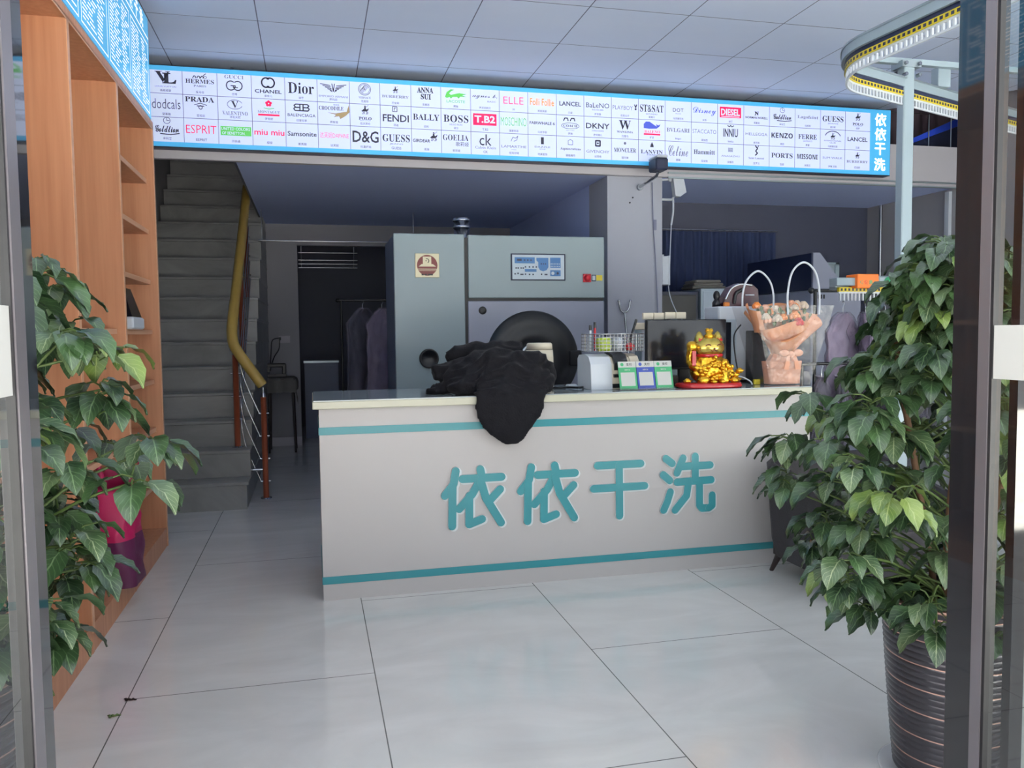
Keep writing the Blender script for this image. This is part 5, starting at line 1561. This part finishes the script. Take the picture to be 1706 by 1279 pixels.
# lower loop: the same machine carries the customers' clothes at hand height
def straight(zr, x0, x1, y):
    q = MB().box(x0 + gx, x1 + gx, y - 0.012 + gy, y + 0.012 + gy, zr - 0.050, zr - 0.020)
    q.build('chain', 'yellow', gc)
    q = MB(); s_ = MB()
    x = x0 + 0.01
    s_.box(x0 + gx, x1 + gx, y - 0.006 + gy, y + 0.006 + gy, zr - 0.062, zr - 0.050)
    while x < x1:
        q.rect(((gx, y - 0.0125 + gy, 0), (1, 0, 0), (0, 0, 1)), x, x + 0.016, zr - 0.044, zr - 0.027)
        s_.box(x + gx, x + 0.010 + gx, y - 0.006 + gy, y + 0.006 + gy, zr - 0.112, zr - 0.062)
        x += 0.030
    q.build('chain_link_slots', 'navy', gc)
    s_.build('slotted_strip', 'offwhite', gc)
straight(1.811, 3.56, 4.26, 5.0)
gbox(3.551, 4.207, 5.022, 5.090, 1.777, 1.800, 'track_rail', 'alu')
gbox(3.517, 3.664, 4.954, 5.044, 1.800, 1.856, 'motor_housing', 'alupaint', 0.004)
mo = gbox(3.659, 3.828, 4.926, 5.056, 1.783, 1.879, 'motor_cover', 'orange', 0.004)
q = MB()
for k, (mm) in enumerate((0, 1, 0)):
    q.text('依依洗'[k], ((gx, 4.3548 * 1.131 + gy - 0.001, 0), (1, 0, 0), (0, 0, 1)), (3.69 + k * 0.036, 1.822, 0.030, 0.030), mm, 0.03)
q.build('cover_print', ['qrgreen', 'redglaze'], mo)
gbox(3.845, 3.992, 4.954, 5.044, 1.794, 1.868, 'motor_housing', 'alupaint', 0.01)
MB().cyl((3.925 + gx, 4.95 + gy, 1.828), 0.034, 0.06, 16, 0, 'Y').build('motor_pulley', 'qrgreen', gc)
gbox(4.026, 4.072, 4.976, 5.022, 1.788, 1.817, 'chain_clip', 'orange')
gbox(4.139, 4.224, 5.203, 5.248, 1.749, 1.794, 'cross_member', 'alupaint')

# garments in plastic covers hanging from the lower loop
def garment(name, label, x, y, ztop, L_, w, mm, seed, rz=0.0):
    t = thing(name, label, 'garment', (x, y, ztop - L_), 'clothes hanging from the conveyor', rz)
    rng = random.Random(seed)
    N_ = 48; V = 26; vs = []; vf = []; fs = []
    for j in range(V + 1):
        v = j / V
        ww = w * (0.16 + 0.84 * min(1, v / 0.16) ** 0.6) * (1 + 0.06 * v); dd = 0.026 + 0.010 * v
        for k in range(N_):
            a = 2 * PI * k / N_
            f = 0.010 * math.sin(a * 7 + seed + v * 3) * v + noise.noise(Vector((a * 2.5 + seed, v * 9, 0))) * 0.035
            X = (ww / 2 + f) * math.cos(a); Y = (dd + f) * math.sin(a)
            z = L_ - 0.09 - (L_ - 0.09) * v
            vs.append((X, Y, z)); vf.append((X * 1.08 + 0.004, Y * 1.22, z * 1.0 + 0.012 - 0.01 * v + (0.01 * math.sin(a * 4 + seed) if v == 1 else 0)))
    for j in range(V):
        for k in range(N_): fs.append((j * N_ + k, j * N_ + (k + 1) % N_, (j + 1) * N_ + (k + 1) % N_, (j + 1) * N_ + k))
    MB().add(vs, fs, 0, True).build('clothing', mm, t)
    MB().add(vf, fs, 0, True).build('plastic_cover', 'film', t)
    hk = [(0, 0, L_ - 0.09), (0, 0, L_ - 0.045), (0.018, 0, L_ - 0.02), (0.005, 0, L_ - 0.002), (-0.012, 0, L_ - 0.012)]
    MB().tube(smooth_path(hk, 4), 0.003, 6).build('hanger_hook', 'chrome', t)
ZT = 1.699
garment('hanging_garment', 'lilac clothing in a plastic cover, nearest the orange motor cover on the conveyor', 3.60, 5.0, ZT, 0.92, 0.40, 'garment', 1, 0.45)
garment('hanging_garment', 'lilac clothing in plastic hanging second from the orange motor cover', 3.78, 5.0, ZT, 0.95, 0.40, 'garment', 5, 1.1)
garment('hanging_garment', 'dark clothing in plastic hanging third along the conveyor from the orange motor cover', 3.94, 5.0, ZT, 1.05, 0.40, 'garmentd', 9, PI / 2)
garment('hanging_garment', 'dark clothing in plastic hanging fourth, farthest from the orange motor cover', 4.12, 5.0, ZT, 1.05, 0.40, 'garmentd', 13, PI / 2)

# ================================================================== things at the back, left bay
t = thing('work_table', 'small table under a grey cloth against the back wall beyond the stairs', 'table', (-0.42, 11.0, 0))
MB().box(-0.16, 0.19, -0.22, 0.22, 0.93, 0.955).build('table_top', 'darkwood', t)
for x in (-0.13, 0.16):
    for y in (-0.19, 0.19): MB().tube([(x * 1.12, y * 1.05, 0), (x, y, 0.93)], 0.014, 8).build('leg', 'darkwood', t)
q = MB(); NX, NY = 24, 20; vs = []; fs = []
for j in range(NY + 1):
    for i in range(NX + 1):
        x = -0.24 + 0.50 * i / NX; y = -0.34 + 0.60 * j / NY
        ox = max(0, abs(x - 0.015) - 0.175); oy = max(0, -0.22 - y) 
        drop = ox * 2.2 + oy * 1.6
        z = 0.962 - drop + 0.008 * noise.noise(Vector((x * 9, y * 9, 1)))
        vs.append((max(-0.17, min(0.215, x)) + 0.012 * math.sin(y * 30) * (ox > 0), max(-0.235, y) + 0.010 * math.sin(x * 40) * (oy > 0), z))
for j in range(NY):
    for i in range(NX): fs.append((j * (NX + 1) + i, j * (NX + 1) + i + 1, (j + 1) * (NX + 1) + i + 1, (j + 1) * (NX + 1) + i))
tc_ = tag(q.add(vs, fs, 0, True).build('tablecloth', 'tablecloth', None, (-0.42, 11.0, 0.003)), 'grey cloth draped over the small back wall table', 'cloth')
t = thing('sewing_machine', 'dark sewing machine on the cloth covered table at the back', 'machine', (-0.46, 11.02, 0.972))
MB().box(-0.12, 0.12, -0.06, 0.06, 0, 0.03).build('bed', 'black', t)
MB().box(0.07, 0.12, -0.04, 0.04, 0.03, 0.15, 0, 0.01).box(-0.12, 0.12, -0.035, 0.035, 0.12, 0.17, 0, 0.01).box(-0.12, -0.085, -0.03, 0.03, 0.06, 0.13).build('machine_arm', 'black', t)
t = thing('wall_socket', 'white double wall socket with a black plug on the back wall', 'socket', (-0.38, 11.492, 1.40))
MB().box(-0.06, 0.09, -0.006, 0.008, 0, 0.10, 0, 0.003).build('socket_plate', 'beam', t)
MB().box(-0.055, -0.03, -0.04, -0.006, 0.04, 0.08).build('plug', 'black', t)
MB().tube(smooth_path([(-0.045, -0.035, 0.05), (-0.06, -0.04, -0.08), (-0.12, -0.07, -0.18), (-0.16, -0.15, -0.30), (-0.17, -0.25, -0.36)], 6), 0.007, 6).tube(smooth_path([(-0.045, -0.035, 0.07), (-0.14, -0.05, 0.04), (-0.16, -0.06, -0.10), (-0.17, -0.15, -0.30)], 6), 0.007, 6).build('power_cable', 'black', t)
t = thing('ceiling_clothes_rail', 'thin steel clothes rail hung below the mezzanine in front of the back doorway', 'rail', (0.35, 10.2, 2.63))
MB().tube([(-0.94, 0, 0), (0.96, 0, 0)], 0.010, 10).build('rail', 'steel', t)
for x in (-0.9, 0.9): MB().tube([(x, 0, 0), (x, 0, 0.37)], 0.006, 6).build('rail_hanger', 'steel', t)
t = thing('wire_rack', 'steel wire rack of thin bars high in the dark back doorway', 'rack', (0.1, 11.9, 2.45))
q = MB()
for k, z in enumerate((0.0, 0.05, 0.10, 0.20)):
    q.tube([(-0.26, -k * 0.03, z), (0.55, -k * 0.03, z)], 0.007, 6)
for x in (-0.22, 0.5): q.tube([(x, 0, 0), (x, -0.09, 0.20), (x, -0.09, 0.55)], 0.006, 6)
q.build('bars', 'steel', t)
t = thing('low_cabinet', 'low grey cabinet standing in the dark garment store', 'cabinet', (0.12, 12.4, 0))
MB().box(-0.24, 0.24, -0.2, 0.25, 0, 1.10).build('cabinet_body', 'machside', t)
MB().box(-0.25, 0.25, -0.21, 0.26, 1.10, 1.13).build('worktop', 'alu', t)
MB().box(-0.22, -0.01, -0.212, -0.20, 0.04, 1.06).build('door', 'machside', t)
MB().box(0.01, 0.22, -0.212, -0.20, 0.04, 1.06).build('door', 'machside', t)
def clothes_rack(name, label, x0, x1, y, h, mm, tr=0.013):
    t = thing(name, label, 'rack', ((x0 + x1) / 2, y, 0))
    w = (x1 - x0) / 2
    MB().tube([(-w - 0.03, 0, h), (w + 0.03, 0, h)], tr, 10).ball((-w - 0.035, 0, h), tr * 1.7, 8).ball((w + 0.035, 0, h), tr * 1.7, 8).build('top_rail', mm, t)
    for s in (-1, 1):
        MB().tube([(s * w, 0, 0.05), (s * w, 0, h)], tr * 0.9, 8).build('upright', mm, t)
        MB().tube([(s * w, -0.2, 0.03), (s * w, 0.2, 0.03)], tr, 8).build('foot', mm, t)
    return t
clothes_rack('clothes_rack', 'dark metal clothes rack in the shadows left of the dry cleaning machine', 0.30, 1.25, 8.7, 1.86, 'black')
clothes_rack('clothes_rack', 'black clothes rack with a ball ended rail behind the flower bouquet', 4.02, 5.0, 5.95, 1.82, 'black', 0.016)
def rack_garment(label, x, y, zt, L_, w, mm, seed, rz, grp):
    garment('hanging_garment', label, x, y, zt, L_, w, mm, seed, rz)
    o = [k for k in bpy.data.objects if k.get('label') == label][-1]; o['group'] = grp
for k, (x, mm, lb) in enumerate(((0.52, 'garmentd', 'dark plastic covered garment left on the rack beside the machine'), (0.72, 'garment', 'shiny plastic covered garment touching the left side of the machine'))):
    rack_garment(lb, x, 8.7, 1.86, 1.15, 0.44, mm, 20 + k, 0.75, 'garments on the rack left of the machine')

# ================================================================== things at the back, right bay
MBc = MB(); N_ = 160; vs = []; fs = []
for i in range(N_ + 1):
    x = 2.96 + (5.42 - 2.96) * i / N_
    y = 8.84 + 0.025 * math.sin(i * 0.9) + 0.008 * math.sin(i * 2.3)
    vs += [(x, y, 0.9), (x, y, 2.66)]
for i in range(N_): fs.append((2 * i, 2 * i + 2, 2 * i + 3, 2 * i + 1))
t = thing('curtain', 'dark blue pleated curtain across the back of the right bay', 'curtain', (4.2, 8.84, 0))
MBc.add([(a - 4.2, b - 8.84, c) for a, b, c in vs], fs, 0, True).build('curtain_cloth', 'curtain', t)
MB().tube([(-1.25, 0, 2.68), (1.25, 0, 2.68)], 0.008, 8).build('curtain_rail', 'steel', t)
t = thing('tall_cabinet', 'dark tall cabinet standing right behind the column', 'cabinet', (3.72, 8.25, 0))
MB().box(-0.30, 0.28, -0.25, 0.25, 0, 1.92, 0, 0.006).build('cabinet_body', 'navy', t)
MB().box(-0.27, 0.25, -0.262, -0.25, 0.05, 1.88, 0, 0.003).build('door', 'black', t)
MB().box(0.20, 0.215, -0.28, -0.262, 1.0, 1.2).build('handle', 'steel', t)
t = thing('pale_cabinet', 'pale grey cabinet between the dark cabinet and the pressing machine', 'cabinet', (4.33, 8.25, 0))
MB().box(-0.30, 0.30, -0.25, 0.25, 0, 1.95, 0, 0.006).build('cabinet_body', 'palegrey', t)
MB().box(-0.28, 0.28, -0.262, -0.25, 0.05, 1.92, 0, 0.003).build('door', 'palegrey', t)
q = MB()
for k in range(3): q.box(-0.20 + .02 * k, 0.20 - .03 * k, -0.14, 0.14, k * 0.032, k * 0.032 + 0.03, 0, 0.012)
tag(q.build('folded_cloth', 'tablecloth', None, (4.16, 8.2, 1.952)), 'folded grey cloths on top of the pale cabinet', 'cloth')
t = thing('pressing_machine', 'grey pressing machine with a dark hood and sloping side panel in the right bay', 'machine', (5.0, 7.65, 0))
MB().box(-0.28, 0.28, -0.60, 0.60, 0.05, 1.88, 0, 0.008).build('machine_body', 'machlow', t)
prof_prism(MB(), [(-0.60, 1.885), (0.60, 1.885), (0.60, 2.24), (-0.60, 2.24)], -0.28, -0.262).build('hood_side', 'navy', t)
q = MB(); q.prism([(-0.262, 1.885), (0.12, 1.885), (-0.19, 2.245), (-0.262, 2.245)], ((0, -0.59, 0), (1, 0, 0), (0, 0, 1)), 0.01)
q.build('sloping_panel', 'machlow', t)
MB().box(-0.20, 0.24, -0.28, 0.55, 1.885, 2.16).build('hood', 'alu', t)
MB().box(0.20, 0.24, -0.30, -0.28, 1.885, 2.18).box(-0.10, 0.24, -0.30, -0.28, 2.16, 2.18).build('hood_frame', 'machine', t)
q = MB()
for k in range(4): q.rect(((0, -0.6, 0), (1, 0, 0), (0, 0, 1)), -0.24 + k * 0.03, -0.22 + k * 0.03, 1.80, 1.84, 0, 0.002)
q.build('panel_print', 'black', t)
MB().box(-0.25, 0.25, -0.55, 0.55, 0, 0.05).build('base', 'black', t)
tag(MB().tube([(0, 0, 0), (0, 0, 2.99)], 0.02, 10).build('wall_pipe', 'steel', None, (6.71, 8.62, 0)), 'thin vertical pipe in the far right corner of the bay', 'pipe')
tag(MB().box(-0.02, 0.02, -0.03, 0.03, 0, 2.97).build('corner_conduit', 'offwhite', None, (6.725, 7.56, 0)), 'white vertical conduit on the right wall under the beam', 'conduit')

# upstairs, seen over the right end of the sign
vs = []; fs = []; N_ = 120
for i in range(N_ + 1):
    x = 5.4 + 3.5 * i / N_
    y = 8.6 + 0.03 * math.sin(i * 0.8)
    vs += [(x - 7.1, y - 8.6, 0.0), (x - 7.1, y - 8.6, 1.74)]
for i in range(N_): fs.append((2 * i, 2 * i + 2, 2 * i + 3, 2 * i + 1))
t = thing('upstairs_curtain', 'brown striped curtain upstairs behind the mezzanine edge', 'curtain', (7.1, 8.6, 3.43))
MB().add(vs, fs, 0, True).build('curtain_cloth', 'stripe', t)
MB().tube([(-1.7, 0, 1.752), (1.8, 0, 1.752)], 0.01, 8).build('curtain_rail', 'steel', t)
t = thing('blue_panel', 'slanted bright blue panel lying on the mezzanine behind the conveyor', 'panel', (6.85, 7.9, 3.422))
MB().prism([(-0.38, 0.11), (-0.36, 0.17), (0.62, 0.58), (0.70, 0.50)], ((0, 0, 0), (1, 0, 0), (0, 0, 1)), 0.05).build('panel_top', 'bluetarp', t)
MB().prism([(-0.36, 0.0), (0.68, 0.0), (0.68, 0.48), (-0.36, 0.12)], ((0, 0.03, 0), (1, 0, 0), (0, 0, 1)), 0.02).build('panel_skirt', 'navy', t)
rl2 = thing('mezzanine_railing', 'thin pale uprights along the mezzanine edge right of the sign', 'railing', (6.9, 7.56, 3.42))
for k in range(8):
    MB().tube([(-1.0 + k * 0.28, 0, 0), (-1.0 + k * 0.28, 0, 0.36)], 0.006, 6).build('upright', 'alu', rl2)
MB().tube([(-1.05, 0, 0.36), (1.05, 0, 0.36)], 0.006, 6).build('top_rail', 'darkwood', rl2)

# ================================================================== fittings on the column
t = thing('security_camera', 'dark box camera with a white cap on an arm at the top of the column', 'camera', (3.19, 7.515, 2.90))
MB().box(-0.062, 0.062, -0.40, -0.22, 0.095, 0.205, 0, 0.012).build('camera_body', 'navy', t)
MB().box(-0.055, 0.055, -0.41, -0.20, 0.206, 0.232, 0, 0.008).build('cap', 'offwhite', t)
MB().tube(smooth_path([(-0.06, 0, 0.0), (-0.06, -0.12, 0.01), (0.0, -0.25, 0.06), (0.0, -0.3, 0.10)], 5), 0.014, 8).build('arm', 'steel', t)
MB().cyl((-0.06, -0.02, 0.0), 0.03, 0.02, 14, 0, 'Y').build('mount', 'offwhite', t)
t = thing('antenna_panel', 'white tilted wedge shaped device on a short arm at the right edge of the column', 'device', (3.52, 7.58, 2.80))  # white antenna panel on a short arm
MB().prism([(-0.055, 0.19), (0.055, 0.20), (0.085, 0.06), (0.02, 0.015), (-0.03, 0.02)], ((0, -0.04, 0), (1, 0, 0), (0, 0, 1)), 0.07).build('device_body', 'offwhite', t)
MB().tube([(-0.145, 0, 0.0), (-0.02, 0, 0.0), (0.0, -0.02, 0.04)], 0.014, 8).build('arm', 'offwhite', t)
MB().ball((-0.06, -0.05, 0.20), (0.025, 0.025, 0.035), 10).tube([(-0.145, 0, 0.19), (-0.06, -0.05, 0.19)], 0.012, 8).build('side_bulb', 'offwhite', t)
MB().tube(smooth_path([(-0.02, -0.03, 0.0), (-0.02, -0.03, -0.12), (-0.04, -0.03, -0.25)], 5), 0.010, 8).build('thick_cable', 'offwhite', t)
MB().tube(smooth_path([(-0.04, -0.03, -0.25), (-0.05, -0.02, -0.6), (-0.06, -0.02, -0.9), (0.0, -0.1, -1.15), (0.04, -0.12, -1.3), (0.04, -0.12, -2.79)], 6), 0.005, 6).build('thin_cable', 'offwhite', t)
tag(MB().tube(smooth_path([(0, 0, 0), (0.01, 0, -0.4), (0.03, 0, -0.7), (0.06, 0, -1.3), (0.07, 0, -1.9)], 6), 0.005, 6).box(0.015, 0.04, -0.01, 0.006, -0.46, -0.36).build('column_cable', 'signgrey', None, (3.26, 7.506, 2.95)), 'grey cable with an inline plug running down the right of the column', 'cable')
t = thing('switch_box', 'white electrical box fixed to the right side of the column', 'box', (3.372, 7.60, 1.96))
MB().box(0, 0.075, -0.08, 0.08, 0, 0.28, 0, 0.004).build('box_body', 'offwhite', t)
MB().box(0.062, 0.082, -0.084, 0.084, -0.005, 0.285, 0, 0.003).build('cover', 'offwhite', t)
MB().box(0.01, 0.04, -0.03, 0.03, 0.28, 0.30).build('cable_gland', 'offwhite', t)
t = thing('clothes_pole', 'thin steel pole with a forked hook leaning on the column', 'pole', (2.99, 7.16, 0))
MB().tube([(0, 0, 0), (-0.03, 0.325, 1.68)], 0.011, 10).build('pole', 'steel', t)
MB().tube(smooth_path([(-0.085, 0.33, 1.80), (-0.07, 0.333, 1.72), (-0.03, 0.33, 1.69), (0.015, 0.333, 1.72), (0.03, 0.33, 1.80)], 6), 0.009, 8).ball((-0.088, 0.33, 1.80), 0.014, 8).ball((0.033, 0.33, 1.80), 0.014, 8).build('fork', 'steel', t)
for k, (x, z) in enumerate(((3.03, 2.75), (3.06, 2.80))):
    tag(MB().cyl((0, 0, 0), 0.008, 0.006, 8, 0, 'Y').build('wall_plug', 'black', None, (x, 7.513, z)), ('lower' if k == 0 else 'upper') + ' of two small dark wall plugs high on the column', 'plug')

# crumbs of dry leaf on the floor
for k, (x, y, lb) in enumerate(((-0.77, 3.575, 'tiny curled dry leaf on the end of the floor joint at lower left'), (-0.80, 3.43, 'tiny brown twig of dry leaf just in front of the curled one'))):
    q = MB()
    leaf_shape(q, (-0.02, 0, 0.004), (1, 0.3 * k, 0), 0.045, 0.018, (0.0, 0.15), 0.2, 0)
    leaf_shape(q, (0.0, 0, 0.006), (-1, 0.5, 0), 0.03, 0.012, (0.0, 0.15), 0.2, 0)
    tag(q.build('dry_leaf', 'leafyoung' if k else 'darkwood', None, (x, y, 0.001)), lb, 'leaf')
# dark clothes on a low stand behind the right end of the counter
t = thing('clothes_stand', 'black low clothes stand at the right end of the counter', 'rack', (3.40, 4.86, 0))
MB().tube([(-0.22, 0, 1.27), (0.26, 0, 1.27)], 0.011, 8).build('top_rail', 'black', t)
for x in (-0.21, 0.25):
    MB().tube([(x, 0, 0.02), (x, 0, 1.27)], 0.010, 8).build('upright', 'black', t)
    MB().tube([(x, -0.13, 0.02), (x, 0.13, 0.02)], 0.012, 8).build('foot', 'black', t)
rack_garment('dark plastic covered clothes on the low stand, touching the counter end', 3.34, 4.86, 1.27, 0.95, 0.22, 'garmentd', 31, 0.5, 'clothes on the low stand')
rack_garment('dark plastic covered clothes on the low stand, behind the plant leaves', 3.50, 4.86, 1.27, 0.95, 0.22, 'garmentd', 37, 0.9, 'clothes on the low stand')
